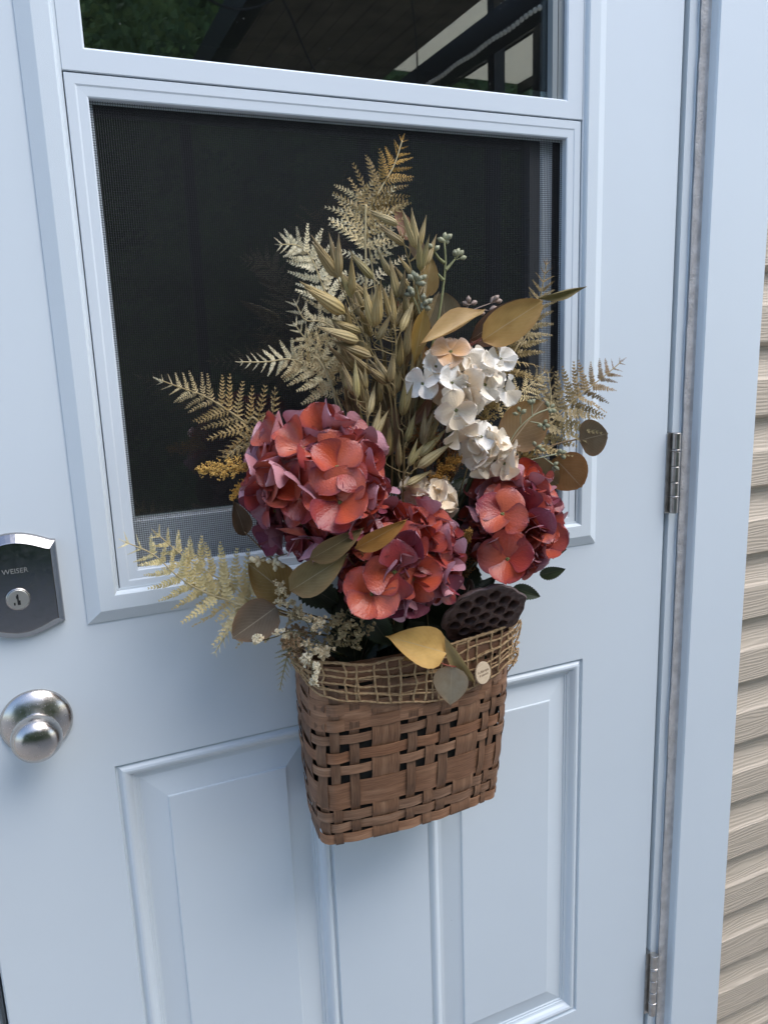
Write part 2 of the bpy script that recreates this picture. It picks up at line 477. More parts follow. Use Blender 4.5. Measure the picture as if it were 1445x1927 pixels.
# knob
KX, KZ = -.9275, .9270
V, F = lathe([(.0390, 0), (.0392, .0020), (.0380, .0040), (.0345, .0068), (.0290, .0100), (.0225, .0128), (.0170, .0148), (.0140, .0165), (.0130, .0180), (.0128, .024)], 56)
kn = part('door_knob', place(V, KX, 0, KZ), F, M_nickel, door, True)
V, F = lathe([(.0125, .022), (.0135, .026), (.0175, .030), (.0225, .034), (.0258, .039), (.0268, .0445), (.0262, .050), (.0240, .0555), (.0200, .0600), (.0140, .0632), (.0070, .0648), (.0005, .0653)], 56)
part('knob_ball', place(V, KX, 0, KZ), F, M_nickel, kn, True)
# hinges on the right-hand edge
def hinge(zc, label=None):
    x = .0095
    h = part('hinge', *box(-.0022, .0085, -.0022, .02, zc - .064, zc + .0625), M_hinge, door)
    hs = [(.0500, .0300), (.0270, .0092), (.0085, -.0105), (-.0112, -.0282), (-.0305, -.0500)]
    for z1, z0 in hs:
        z1, z0 = z1 * 1.26, z0 * 1.26; L = z1 - z0
        V, F = lathe([(.0064, 0), (.0070, .0006), (.0070, L - .0006), (.0064, L)], 28)
        part('knuckle', [(x + v[0], -.0085 + v[1], zc + z0 + v[2]) for v in V], F, M_hinge, h)
    for z1 in (.0378, -.0355):
        V, F = lathe([(.0074, -.0026), (.0077, -.0020), (.0077, -.0008), (.0074, -.0003)], 20)
        part('bearing_ring', [(x + v[0], -.0085 + v[1], zc + z1 + v[2]) for v in V], F, M_nickel, h, True)
    return h
hinge(1.1265); hinge(.1905); hinge(1.90)
# grey strip in the hinge-edge gap, its dark tone standing for the shade there
part('edge_gap_shade', *box(.0005, .0060, .012, .028, .003, DZ1), M_track, door)
# ------------------------------------------------------------------ behind the camera (seen only in the glass): hedge and patio shelter
a = N('hedge_leaves', .6); oi = a.n('NewGeometry')
a.base(a.ramp(a.noise(oi.outputs['Position'], 3.0, 4), [(.3, (.035, .065, .022)), (.48, (.13, .22, .07)), (.68, (.24, .34, .12))]))
M_hedge = a.m
hedge = thing('cedar_hedge', 'tall dense evergreen hedge across the yard, reflected in the upper glass', 'hedge', (-1.5, -4.2, -.15))
rr = random.Random(5)
V, F = [], []
for i in range(60000):
    x = rr.uniform(-6.5, 5.0); z = rr.uniform(-.15, 4.9)
    bulge = .5 * noise.noise((x * .9, z * .8, 3)) + .25 * noise.noise((x * 2.7, z * 2.2, 7))
    y = -5.1 + bulge - rr.random() ** 2 * .5
    if z > 4.3 + .6 * noise.noise((x * 1.3, 0, 1)): continue
    s = rr.uniform(.035, .10); d = Vector((rr.gauss(0, 1), rr.gauss(.5, .7), rr.gauss(-.3, .8))).normalized()
    u = d.orthogonal().normalized() * s * .38; n = len(V); p = Vector((x, y, z))
    V += [p, p + d * s * .5 + u, p + d * s, p + d * s * .5 - u]; F.append((n, n + 1, n + 2, n + 3))
part('foliage', V, F, M_hedge, hedge, kind='stuff')
part('dense_core', *box(-6.5, 5.0, -6.6, -5.8, -.15, 4.2), M_hedge, hedge)

a = N('translucent_roof_panel', .5).base((.75, .72, .62)); a.translucent((.95, .91, .78), .8); M_roof = a.m
M_post = N('black_aluminium_post', .45).base((.02, .02, .022)).m
a = N('weathered_boards', .8); g = a.n('NewGeometry').outputs['Position']
a.base(a.ramp(a.noise(g, 7, 5), [(.3, (.10, .085, .06)), (.7, (.22, .19, .135))])); M_board = a.m
gz = thing('patio_shelter', 'black framed patio shelter with a board ceiling and pale roof panels, reflected in the glass', 'gazebo', (1.2, -3.2, -.15))
XB, ZC, YN = 1.20, 2.67, -1.92
for i in range(11):      # boarded ceiling left of the beam
    x0 = .12 + i * (XB - .14 - .12) / 11
    part('ceiling_board', *box(x0 + .004, x0 + (XB - .26) / 11 - .004, -3.9, YN, ZC + .10 + .003 * (i % 3), ZC + .118 + .003 * (i % 3)), M_board, gz)
part('beam', *box(XB - .05, XB + .05, -3.9, YN, ZC - .02, ZC + .098), M_post, gz)
part('beam', *box(.04, .115, -3.9, YN, ZC, ZC + .13), M_post, gz)
part('beam', *box(.116, 4.4, -3.98, -3.905, ZC - .02, ZC + .098), M_post, gz)
for i in range(6):       # pale translucent roof right of it
    x0 = XB + .06 + i * .53
    part('roof_panel', *box(x0 + .012, x0 + .518, -3.9, YN - .1, 3.02, 3.032), M_roof, gz)
    part('rafter', *box(x0 - .018, x0 + .008, -3.9, YN - .1, 2.96, 3.03), M_post, gz)
for x, y, z in ((1.34, -2.62, 3.0), (1.60, -2.62, 3.0), (XB, -3.94, ZC), (4.35, -3.94, ZC), (.08, -3.94, ZC), (4.35, -2.0, 3.0)):
    part('post', *box(x - .03, x + .03, y - .03, y + .03, -.15, z - .021), M_post, gz)
part('rail', *box(1.30, 4.3, -2.64, -2.60, 2.28, 2.36), M_post, gz)
M_bulb = N('string_light_bulb', .2).base((.85, .82, .72)).m
sl = thing('string_lights', 'dark cord of small round bulbs strung along the shelter beam', 'string lights', (XB, -2, ZC))
mm, bb = [], []
pts = [(XB - .07, YN - .02 - t * 1.9, ZC - .03 + .003 * sin(t * 40)) for t in [i / 60 for i in range(61)]]
mm.append(tube(pts, .005, 4))
for q in ([(.1, -2.1, 2.6), (.45, -2.5, 2.42), (XB - .07, -3.0, ZC - .03)], [(.55, -1.95, 2.66), (.8, -2.4, 2.6), (1.1, -3.0, 2.6)], [(1.25, -2.0, 2.60), (1.6, -2.6, 2.62), (2.4, -3.6, 2.9)], [(-.3, -2.0, 2.55), (.0, -2.2, 2.58), (.3, -2.05, 2.72)]):
    mm.append(tube(spline(q, 16), .005, 4))
part('cord', *merge(*mm), M_post, sl, kind='stuff')
for p in pts:
    V, F = lathe([(.003, -.018), (.010, -.012), (.011, -.005), (.005, .003)], 6); bb.append(([(v[0] + p[0] - .012, v[1] + p[1], v[2] + p[2] - .006) for v in V], F))
part('bulbs', *merge(*bb), M_bulb, sl, kind='stuff')
# ------------------------------------------------------------------ woven splint basket hung flat on the door
ZB, ZT = .743, .978
a = N('stained_wood_splint', .62); uv = a.coord('UV', (9, 150, 1)); uv2 = a.coord('UV', (5, 34, 1)); oi = a.n('ObjectInfo')
wv = a.n('VectorMath', operation='ADD'); a.l(uv, wv.inputs[0])
rx = a.n('CombineXYZ'); a.l(a.math('MULTIPLY', oi.outputs['Random'], 40), rx.inputs[0]); a.l(a.math('MULTIPLY', oi.outputs['Random'], 90), rx.inputs[1])
a.l(rx.outputs[0], wv.inputs[1])
wv2 = a.n('VectorMath', operation='ADD'); a.l(uv2, wv2.inputs[0]); a.l(rx.outputs[0], wv2.inputs[1])
gr = a.noise(wv.outputs[0], 4, 4, .6); gr2 = a.noise(wv2.outputs[0], 3, 4, .6)
c = a.mix(a.ramp(gr, [(.35, 0), (.7, 1)]), (.125, .063, .032), (.232, .127, .069))
c = a.mix(a.ramp(gr2, [(.5, 0), (.75, .75)]), c, (.33, .205, .125))
c = a.mix(1.0, c, oi.outputs['Color'], 'MULTIPLY')
a.base(c).bump(gr, .5, .0007); M_splint = a.m
M_dark = N('dark_shade_infill', .9).base((.018, .016, .012)).m  # near-black colour standing in for the shade inside the basket

def sect(z):
    t = (z - ZB) / (ZT - ZB)
    return -.500 + .008 * t, .1240 + .0120 * t + .004 * sin(pi * max(0, min(1, t))), .110 + .018 * t, .015 + .020 * max(0, min(1, t))
def S(s, z, off=0.0):
    """point on the basket wall; s runs 0..1 from the back left round the front to the back right"""
    cx, w, D, r = sect(z)
    L1, La, Lf = D - r - .006, r * pi / 2, 2 * (w - r)
    d = s * (2 * L1 + 2 * La + Lf)
    if d < L1: x, y, nx, ny = -w + .013 * (1 - d / L1) ** 1.5, .006 + d, -1, 0
    elif d < L1 + La:
        q = (d - L1) / r; x, y, nx, ny = -w + r - r * cos(q), D - r + r * sin(q), -cos(q), sin(q)
    elif d < L1 + La + Lf: x, y, nx, ny = -w + r + d - L1 - La, D, 0, 1
    elif d < L1 + 2 * La + Lf:
        q = (d - L1 - La - Lf) / r; x, y, nx, ny = w - r + r * sin(q), D - r + r * cos(q), sin(q), cos(q)
    else:
        q = (d - L1 - 2 * La - Lf) / L1; x, y, nx, ny = w - .013 * max(0, q) ** 1.5, D - r - q * L1, 1, 0
    y += .012 * max(0, cos(x / w * pi / 2)) * (y / D)
    return Vector((cx + x + nx * off, -(y + ny * off), z))
def s_at(px, z):
    lo, hi = .05, .93
    for _ in range(30):
        m = (lo + hi) / 2
        if pix(S(m, z))[0] < px: lo = m
        else: hi = m
    return lo
def z_at(s, f, off=0.0):
    lo, hi = .6, 1.1
    for _ in range(30):
        m = (lo + hi) / 2; x, y = pix(S(s, m, off))
        if y > (f(x) if callable(f) else f): lo = m
        else: hi = m
    return lo
def lin(pts):
    def f(x):
        if x <= pts[0][0]: return pts[0][1]
        for (a, b), (c, d) in zip(pts, pts[1:]):
            if x <= c: return b + (d - b) * (x - a) / (c - a)
        return pts[-1][1]
    return f

basket = thing('basket', 'brown woven wood-splint basket hanging flat on the door, filled with flowers', 'basket', (-.503, -.06, ZB))
vpx = [(571, 588), (596, 614), (622, 639), (658, 676), (700, 752), (767, 784), (801, 819), (827, 845), (859, 899), (906, 917), (920, 929)]
verts_ = []
for a0, a1 in vpx:
    s0, s1 = s_at(a0, .86), s_at(a1, .86); verts_.append(((s0 + s1) / 2, max(.006, (s1 - s0) / 2)))
sl_ = verts_[-1][0]
verts_ = [(.025, .022)] + [v for v in verts_ if v[0] > .06] + [(sl_ + .04, .014), (sl_ + .085, .018), (sl_ + .13, .016)]
verts_ = [v for v in verts_ if v[0] < .985]
rows_px = [(1311, 1368), (1377, 1393), (1408, 1427), (1434, 1450), (1466, 1513), (1519, 1536), (1540, 1555), (1560, 1577)]
s_ref = s_at(690, .80)
horiz = []
for y0, y1 in rows_px:
    z1, z0 = z_at(s_ref, y0), z_at(s_ref, y1); horiz.append(((z0 + z1) / 2, (z1 - z0) / 2))
horiz = [((.9405), .0075), (.921, .0075), (.900, .0075)] + horiz
horiz.sort(key=lambda h: -h[0])
zmin = min(h[0] - h[1] for h in horiz)
AMP = .0017
def ease(x): return .5 - .5 * cos(pi * x)
def over(anchors, q):
    if q <= anchors[0][0]: return anchors[0][1]
    for (a_, va), (b_, vb) in zip(anchors, anchors[1:]):
        if q <= b_: return va + (vb - va) * ease((q - a_) / (b_ - a_))
    return anchors[-1][1]
def sgn(i, j): return 1 if (i + j) % 2 == 0 else -1
def ribbon(fpt, us, h, th=.0009, wob=0.0, seed=0):
    """flat strip: fpt(u, v, off) -> point, v across -1..1"""
    V, F, UV = [], [], []; n = len(us)
    for u, off, ulen in us:
        dv = wob * noise.noise((ulen * 22, seed * 3.7, 1))
        for rep in range(2):      # edges keep their own vertices, so the strip stays flat across
            for o in (th / 2, -th / 2):
                for v in (-1, 1):
                    V.append(fpt(u, v * h + dv, off + o)); UV.append((ulen, v * h + seed * .37))
    for i in range(n - 1):
        k = i * 8
        F += [(k, k + 8, k + 9, k + 1), (k + 2, k + 3, k + 11, k + 10), (k + 4, k + 6, k + 14, k + 12), (k + 5, k + 13, k + 15, k + 7)]
    F += [(0, 1, 3, 2), (n * 8 - 8, n * 8 - 6, n * 8 - 5, n * 8 - 7)]
    return V, F, UV
rb = random.Random(21)
wide_v = [j for j, (s, h) in enumerate(verts_) if h > .03]
for i, (z, h) in enumerate(horiz):
    anc = [(s, AMP * (.9 if h < .008 else .7) * sgn(i, j)) for j, (s, hh) in enumerate(verts_)]
    us = [(s, over(anc, s), s * .42) for s in [.002 + .996 * k / 150 for k in range(151)]]
    tilt = rb.uniform(-.002, .002)
    V, F, UV = ribbon(lambda u, v, o: S(u, z + v + tilt * (u - .5), o), us, h, .0009, .0006, i + 1)
    g = rb.uniform(.85, 1.22)
    w_ = rb.uniform(.9, 1.1); part('wood_splint', V, F, M_splint, basket, True, UV, (g * 1.25, g * 1.15 * w_, g * 1.08 * w_ * w_))
for j, (s, h) in enumerate(verts_):
    anc = sorted((z, -AMP * sgn(i, j)) for i, (z, hh) in enumerate(horiz))
    us = [(z, over(anc, z), z * 1.0) for z in [zmin + .0004 + (ZT - .006 - zmin) * k / 90 for k in range(91)]]
    V, F, UV = ribbon(lambda u, v, o: S(min(.998, max(.002, s + v)), u, o), us, h, .0009, 0, 50 + j)
    UV = [(q[0], (q[1] - (50 + j) * .37) * .42 + j * .37) for q in UV]
    g = rb.uniform(.62, 1.02)
    part('wood_splint', V, F, M_splint, basket, True, UV, (g, g * .92, g * .84))
# rim hoops outside and inside, back and bottom
for k, (z, h, off) in enumerate(((.9665, .0115, .0034), (.970, .009, -.0036))):
    us = [(s, off, s * .42) for s in [.002 + .996 * q / 110 for q in range(111)]]
    V, F, UV = ribbon(lambda u, v, o: S(u, z + v, o), us, h, .0022, .0008, 80 + k)
    part('rim_hoop', V, F, M_splint, basket, True, UV, (.85, .72, .62))
for i, (z, h) in enumerate(horiz):
    cx, w, D, r = sect(z)
    part('back_splint', *box(cx - w + .0165, cx + w - .0165, -.0075, -.0060, z - h, z + h), M_splint, basket, color=(.8, .75, .7))
for i in range(9):
    cx, w, D, r = sect(zmin); x = cx - w + .034 + (2 * w - .068) * i / 8
    part('base_splint', *box(x - .008, x + .008, -D + .004, -.008, zmin - .0006 + .0004 * (i % 2), zmin + .0008 + .0004 * (i % 2)), M_splint, basket, color=(.7, .65, .6))
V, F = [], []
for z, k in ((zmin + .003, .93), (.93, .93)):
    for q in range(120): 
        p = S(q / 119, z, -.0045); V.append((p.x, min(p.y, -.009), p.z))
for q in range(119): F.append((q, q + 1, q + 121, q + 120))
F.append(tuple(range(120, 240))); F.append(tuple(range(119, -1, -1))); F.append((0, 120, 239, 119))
part('shade_infill', V, F, M_dark, basket)  # dark fill added inside so the weave gaps read as deep shade

# jute net wrapped round the top of the basket
a = N('jute_twine', .85); g = a.n('NewGeometry').outputs['Position']
a.base(a.ramp(a.noise(g, 260, 4, .7), [(.3, (.27, .165, .075)), (.7, (.52, .355, .19))])).bump(a.noise(g, 1500, 3), .6, .0006); M_jute = a.m
net = thing('jute_net', 'loose open-mesh jute netting wrapped round the top of the brown basket', 'netting', (-.48, -.12, .90))
top = lin([(540, 1243), (575, 1243), (610, 1246), (660, 1252), (700, 1248), (760, 1238), (830, 1218), (880, 1203), (930, 1187), (980, 1168)])
bot = lin([(552, 1252), (565, 1268), (580, 1288), (600, 1306), (640, 1318), (720, 1322), (800, 1322), (845, 1314), (900, 1288), (935, 1268), (985, 1215)])
rn = random.Random(8)
def net_pt(s, v, lay):
    """v 0 top .. 1 bottom"""
    fl = max(0, (s - .80) / .2)
    off = .0042 + .002 * lay + .030 * fl ** 1.3 + .0016 * noise.noise((s * 30, v * 6, lay)) + .004 * sin(pi * v) * (.5 + .5 * noise.noise((s * 9, 2, lay)))
    z1, z0 = z_at(s, top, off), z_at(s, bot, off)
    if s < .14: z1 = z1 * 1.0
    z = z1 + (z0 - z1) * v + .004 * .9 * noise.noise((s * 16, v * 3.3, 5 + lay)) * (1 if 0 < v < 1 else .5)
    return S(s, z, off)
NV = 5
mm = []; fz = []
for lay in range(2):
    for k in range(NV + 1):
        v = k / NV
        vv = [min(1, max(0, v + (.045 * noise.noise((q * .13 + lay * 9, k * 2.1, 4)) if 0 < k < NV else 0))) for q in range(131)]
        if lay == 1 and k % 2: continue
        P = [net_pt(.035 + .955 * q / 130, vv[q] * (1 if lay == 0 else .93) + (.0 if lay == 0 else .04), lay) for q in range(131)]
        if lay == 1: P = [p + Vector((0, .003, 0)) for p in P]
        rr_ = .00165 if k == 0 else (.00125 if lay == 0 else .0008)
        mm.append(tube(P, [rr_ * (1 + .28 * sin(q * 2.4 + k)) for q in range(131)], 5))
        for q in range(0, 131, 2):
            p = P[q]; d = Vector((rn.gauss(0, 1), rn.gauss(-.4, .7), rn.gauss(0, 1))).normalized() * rn.uniform(.002, .006)
            fz.append(tube([p, p + d * .6 + Vector((0, 0, rn.gauss(0, .0006))), p + d], .00010, 3, False))
    for c_ in range(26 if lay == 0 else 9):
        s0 = .045 + .94 * (c_ + .5 + rn.uniform(-.15, .15)) / (26 if lay == 0 else 9); sk = rn.uniform(-.004, .012)
        P = [net_pt(min(.992, max(.03, s0 + sk * v * v + .006 * noise.noise((c_ * 3.1, v * 4, lay)))), v, lay) for v in [q / 14 for q in range(15)]]
        if lay == 1: P = [p + Vector((0, .003, 0)) for p in P]
        mm.append(tube(P, [.00140 * (1 + .3 * sin(q * 2.6)) for q in range(15)], 5))
        for q in range(1, 15, 2):
            p = P[q]; d = Vector((rn.gauss(0, 1), rn.gauss(-.4, .7), rn.gauss(0, 1))).normalized() * rn.uniform(.002, .005)
            fz.append(tube([p, p + d], .00010, 3, False))
# frayed, bunched end of the net standing off the right-hand corner
for k in range(15):
    cps = []
    for q in range(5):
        f = q / 4; px = 936 + 40 * (f if k % 2 else rn.random()) + rn.gauss(0, 4)
        t_, b_ = 1196 - (px - 936) * .62, 1268 - max(0, px - 950) * 1.05
        f2 = (k / 15 if k % 2 else f); cps.append(at(px, t_ + (b_ - t_) * f2 + rn.gauss(0, 4), .062 + rn.gauss(0, .007)))
    P = spline(cps, 24); mm.append(tube(P, [.00105 * (1 + .3 * sin(q * 2.5)) for q in range(25)], 5))
    for q in range(0, 24, 2):
        d = Vector((rn.gauss(0, 1), rn.gauss(-.4, .7), rn.gauss(0, 1))).normalized() * rn.uniform(.002, .006); fz.append(tube([P[q], P[q] + d], .00010, 3, False))
P = spline([at(*q) for q in ((940, 1194, .07), (962, 1178, .065), (979, 1169, .06), (976, 1195, .06), (968, 1215, .062), (974, 1232, .06), (955, 1250, .066), (938, 1266, .075))], 50)
mm.append(tube(P, [.0014 * (1 + .3 * sin(q * 2.5)) for q in range(51)], 5))
part('twine', *merge(*mm), M_jute, net, True, kind='stuff')
part('fibre_fuzz', *merge(*fz), M_jute, net, False, kind='stuff')
# small round wooden tag sewn on the net
a = N('pale_birch', .5); g = a.coord('Object', (30, 260, 30)); a.base(a.ramp(a.noise(g, 3, 3), [(.3, (.52, .39, .25)), (.7, (.62, .49, .33))])); M_birch = a.m
M_burn = N('burnt_lettering', .7).base((.10, .05, .025)).m
tc = at(908, 1266, .146); tn = Vector((.02, -1, .16)).normalized()
Mt = basis(tc, Vector((1, .36, 0)), tn)
V, F = lathe([(.0134, -.0012), (.0139, -.0008), (.0139, .0008), (.0134, .0012)], 40)
tag = add('wooden_tag', mesh('wooden_tag', V, F, M_birch), net, Mt, label='round pale birch tag with burnt lettering')
add('lettering', text_mesh('lettering', 'La fabrique\n4 saisons', .0046, M_burn, .0001), tag, Mt @ Matrix.Translation((0, 0, .00125)))
# ------------------------------------------------------------------ plant materials
def leafy(name, rough=.62, edge=(.36, .15, .05), edge_amt=.28, tl=.16, vein=.42, bumps=.25):
    a = N(name, rough); oi = a.n('ObjectInfo'); uv = a.n('UVMap'); sp = a.n('SeparateXYZ'); a.l(uv.outputs[0], sp.inputs[0])
    t, s = sp.outputs[0], sp.outputs[1]; ab = a.math('ABSOLUTE', s)
    g = a.coord('Object', (1, 1, 1)); nz = a.noise(g, 3.5, 5, .6)
    col = oi.outputs['Color']
    c = a.mix(a.ramp(nz, [(.35, 0), (.7, .55)]), col, a.mix(1.0, col, (.62, .55, .42), 'MULTIPLY'))
    ed = a.math('MULTIPLY', a.math('POWER', a.math('MAXIMUM', ab, a.math('SUBTRACT', 1, t)), 4), edge_amt)
    c = a.mix(a.math('MULTIPLY', ed, a.ramp(a.noise(g, 1.6, 2), [(.35, 0), (.65, 1)])), c, edge)
    mid = a.math('LESS_THAN', ab, .025)
    vv = a.math('ABSOLUTE', a.math('SINE', a.math('ADD', a.math('MULTIPLY', t, 30), a.math('MULTIPLY', ab, -16))))
    vl = a.math('LESS_THAN', vv, .10)
    c = a.mix(a.math('MULTIPLY', a.math('MAXIMUM', mid, a.math('MULTIPLY', vl, .45)), vein), c, (.50, .40, .26))
    a.base(c); a.bump(a.math('ADD', a.math('MULTIPLY', vv, .16), nz), bumps, .001); a.translucent(c, tl); return a.m
M_euc = leafy('dried_eucalyptus_leaf')
M_green = leafy('dark_green_leaf', .45, (.05, .09, .03), .3, .15, .15, .5)
def petal_mat(name, rim, back, rimamt, tl):
    a = N(name, .36); oi = a.n('ObjectInfo'); uv = a.n('UVMap'); sp = a.n('SeparateXYZ'); a.l(uv.outputs[0], sp.inputs[0])
    t, s = sp.outputs[0], sp.outputs[1]; ab = a.math('ABSOLUTE', s)
    a.b.inputs['Sheen Weight'].default_value = .06
    vec = a.n('VectorMath', operation='ADD'); a.l(a.coord('Object'), vec.inputs[0])
    cx = a.n('CombineXYZ'); a.l(a.math('MULTIPLY', oi.outputs['Random'], 57), cx.inputs[0]); a.l(cx.outputs[0], vec.inputs[1])
    nz = a.noise(vec.outputs[0], 2.2, 3, .6)
    col = oi.outputs['Color']
    e = a.math('MULTIPLY', a.math('MAXIMUM', a.math('POWER', t, 3.0), a.math('POWER', ab, 3.0)), rimamt)
    c = a.mix(a.math('MULTIPLY', e, a.ramp(nz, [(.30, .15), (.70, 1)])), col, rim)
    c = a.mix(a.ramp(a.noise(vec.outputs[0], 5, 4, .65), [(.4, 0), (.75, .16)]), c, a.mix(1.0, c, (.55, .42, .5), 'MULTIPLY'))
    geo = a.n('NewGeometry')
    c2 = a.mix(geo.outputs['Backfacing'], c, a.mix(.55, c, back))
    a.base(c2)
    w1 = a.math('ABSOLUTE', a.math('SINE', a.math('ADD', a.math('MULTIPLY', s, 11), a.math('MULTIPLY', nz, 5))))
    vo = a.n('TexVoronoi', feature='DISTANCE_TO_EDGE'); vo.inputs['Scale'].default_value = 11; a.l(vec.outputs[0], vo.inputs['Vector'])
    h = a.math('ADD', a.math('MULTIPLY', w1, .55), a.math('MULTIPLY', vo.outputs['Distance'], 2.2))
    a.bump(h, .26, .0008); a.translucent(c, tl); return a.m
M_rust = petal_mat('rust_petal_cloth', (.13, .024, .055), (.68, .42, .50), .95, .12)
M_creamp = petal_mat('cream_petal_cloth', (.88, .86, .82), (.86, .80, .68), .5, .10)
M_bud = N('green_bud', .5).base((.16, .17, .05)).m
def plain(name, c1, c2, scale=120, rough=.65, bumps=.4, tl=0):
    a = N(name, rough); oi = a.n('ObjectInfo'); g = a.n('NewGeometry').outputs['Position']
    c = a.mix(1.0, a.ramp(a.noise(g, scale, 4), [(.3, c1), (.7, c2)]), oi.outputs['Color'], 'MULTIPLY')
    a.base(c).bump(a.noise(g, scale * 6, 3), bumps, .0006)
    if tl: a.translucent(c, tl)
    return a.m
M_fern = plain('fern_cloth', (.86, .84, .78), (1, 1, 1), 150, .6, .3, .15)
M_oat = N('dried_oat_husk', .5)
a = M_oat; oi = a.n('ObjectInfo'); uv = a.n('UVMap'); sp = a.n('SeparateXYZ'); a.l(uv.outputs[0], sp.inputs[0])
st = a.math('SINE', a.math('MULTIPLY', sp.outputs[1], 60)); g = a.n('NewGeometry').outputs['Position']
c = a.mix(a.math('MULTIPLY', a.math('ADD', st, 1), .28), oi.outputs['Color'], a.mix(1.0, oi.outputs['Color'], (.55, .48, .40), 'MULTIPLY'))
c = a.mix(a.math('MULTIPLY', a.math('POWER', sp.outputs[0], 2.5), .45), c, (.14, .09, .06))
c = a.mix(a.ramp(a.noise(g, 70, 3), [(.45, 0), (.7, .35)]), c, (.50, .42, .25))
a.base(c).bump(st, .6, .0006); a.translucent(c, .12); M_oat = a.m
M_stem = plain('dry_stem', (.7, .68, .62), (1, 1, 1), 90, .6)
M_seed = plain('grainy_flower_spike', (.75, .7, .6), (1.1, 1.05, 1), 300, .7)
M_berry = plain('waxy_seed_capsule', (.8, .8, .75), (1.05, 1.05, 1), 120, .5)

ROOT = Vector((-.482, -.068, .955))
def stem(parent, pts, r, col, name='stem', n=18, root=True, k=5):
    P = [at(*p) if not isinstance(p, Vector) else p for p in pts]
    if root: P.append(ROOT + Vector((R.uniform(-.05, .05), R.uniform(-.025, .025), 0)))
    sp_ = spline(P, n)
    return part(name, *tube(sp_, [r * (.6 + .5 * i / n) for i in range(n + 1)], k), M_stem, parent, True, color=col)

# ------------------------------------------------------------------ leaf shapes (X along the leaf, Y across, Z up)
def leaf_shape(name, prof, mat, cup=.25, bend=.0, wav=.0, n=9, m=6, serr=0, fold=0.0, ph=0.0):
    V, F, UV = [], [], []
    for i in range(n + 1):
        t = i / n; w = prof(t)
        for j in range(m + 1):
            s = -1 + 2 * j / m; ww = w
            if serr and abs(s) == 1: ww = w * (1 + (.10 if i % 2 else -.06))
            y = ww * s
            z = cup * (y * y) * 2 + bend * (t * t) + fold * abs(y) + wav * 1.8 * sin(5 * t + 3 * s + ph) * abs(s) + .03 * noise.noise((t * 3.5, s * 1.6, ph + cup * 9))
            V.append((t - (.05 * (1 - abs(s)) ** 2 * -1 if t == 1 else 0), y, z)); UV.append((t, s))
    for i in range(n):
        for j in range(m):
            k = i * (m + 1) + j; F.append((k, k + m + 1, k + m + 2, k + 1))
    return mesh(name, V, F, mat, True, UV)
P_round = lambda t: .5 * max(0.02, sin(pi * min(1, t ** .80 * 1.0))) ** .52 if t < .999 else .10
P_ovate = lambda t: .5 * max(0.02, sin(pi * t ** .70)) ** .75 if t < .999 else .02
P_lance = lambda t: .5 * max(0.02, sin(pi * t ** .85)) ** .9 if t < .999 else .01
P_spoon = lambda t: .5 * (max(.04, sin(pi * min(1, t ** 1.5))) ** .7) if t < .999 else .06
LM = {'round': leaf_shape('round_leaf', P_round, M_euc, .30, .14, .03), 'ovate': leaf_shape('ovate_leaf', P_ovate, M_euc, .36, -.22, .035),
      'lance': leaf_shape('lance_leaf', P_lance, M_euc, .5, .10, .02), 'spoon': leaf_shape('spoon_leaf', P_spoon, M_euc, .35, .08, .02, ph=1),
      'green': leaf_shape('serrated_leaf', P_ovate, M_green, .2, -.15, .03, n=22, m=6, serr=1, fold=.15)}
def leaf(parent, b, t, wpx, kind, col, roll=0, name='leaf', face=None):
    B, T = at(*b), at(*t); mid = (B + T) / 2; mpp = (mid - CAM).dot(CF) / FPX
    nrm = (CAM - mid).normalized() if face is None else Vector(face)
    x = (T - B); nrm = rotz(nrm - x.normalized() * nrm.dot(x.normalized()), x, radians(roll))
    w = wpx * mpp / max(.25, cos(radians(roll)))
    return add(name, LM[kind], parent, basis(B, x, nrm, x.length, w, x.length * .6), col)

# ------------------------------------------------------------------ hydrangea heads
def petal_shape(name, mat, cup, bend, ph, wave=.05, frill=0):
    V, F, UV = [], [], []; n, m = 11, 8
    for i in range(n + 1):
        t = 1 - (1 - i / n) ** 1.7
        w = (.10 + .48 * (3 * (t / .56) ** 2 - 2 * (t / .56) ** 3) if t < .56 else .58 * sqrt(max(0.0, 1 - ((t - .56) / .44) ** 2)))
        if t > .999: w = .10
        for j in range(m + 1):
            s = -1 + 2 * j / m
            x = t - .045 * s * s - .05 * exp(-(s / .22) ** 2) * t ** 5 + frill * .03 * sin(9 * s + ph) * t ** 3
            y = w * s
            z = cup * y * y * 2.2 + bend * t * t + wave * sin(4.5 * s + ph) * t * t + wave * .7 * sin(6 * t + 2 * ph) * abs(s)
            V.append((x, y, z)); UV.append((t, s))
    for i in range(n):
        for j in range(m):
            k = i * (m + 1) + j; F.append((k, k + m + 1, k + m + 2, k + 1))
    return mesh(name, V, F, mat, True, UV)
PET_R = [petal_shape('petal', M_rust, c, b, ph, .03) for c, b, ph in ((.35, .10, 0), (.55, -.22, 1.3), (.15, -.30, 2.6), (.75, .28, 4), (-.25, -.18, 5.1), (.9, .05, .7))]
PET_C = [petal_shape('petal', M_creamp, c, b, ph, .05, 1) for c, b, ph in ((.4, -.05, 0), (.2, -.35, 1.3), (.6, .15, 2.6), (-.2, -.25, 4), (.5, -.15, 5.2))]
def bud_mesh():
    mm = []
    for k, (x, y) in enumerate(((.6, 0), (-.6, 0), (0, .6), (0, -.6), (0, 0))):
        V, F = lathe([(.02, -.6), (.5, -.3), (.6, .1), (.4, .5), (.05, .65)], 6); mm.append(([(v[0] + x, v[1] + y, v[2] + (.35 if k == 4 else 0)) for v in V], F))
    return mesh('floret_centre', *merge(*mm), M_bud, True)
BUD = bud_mesh()
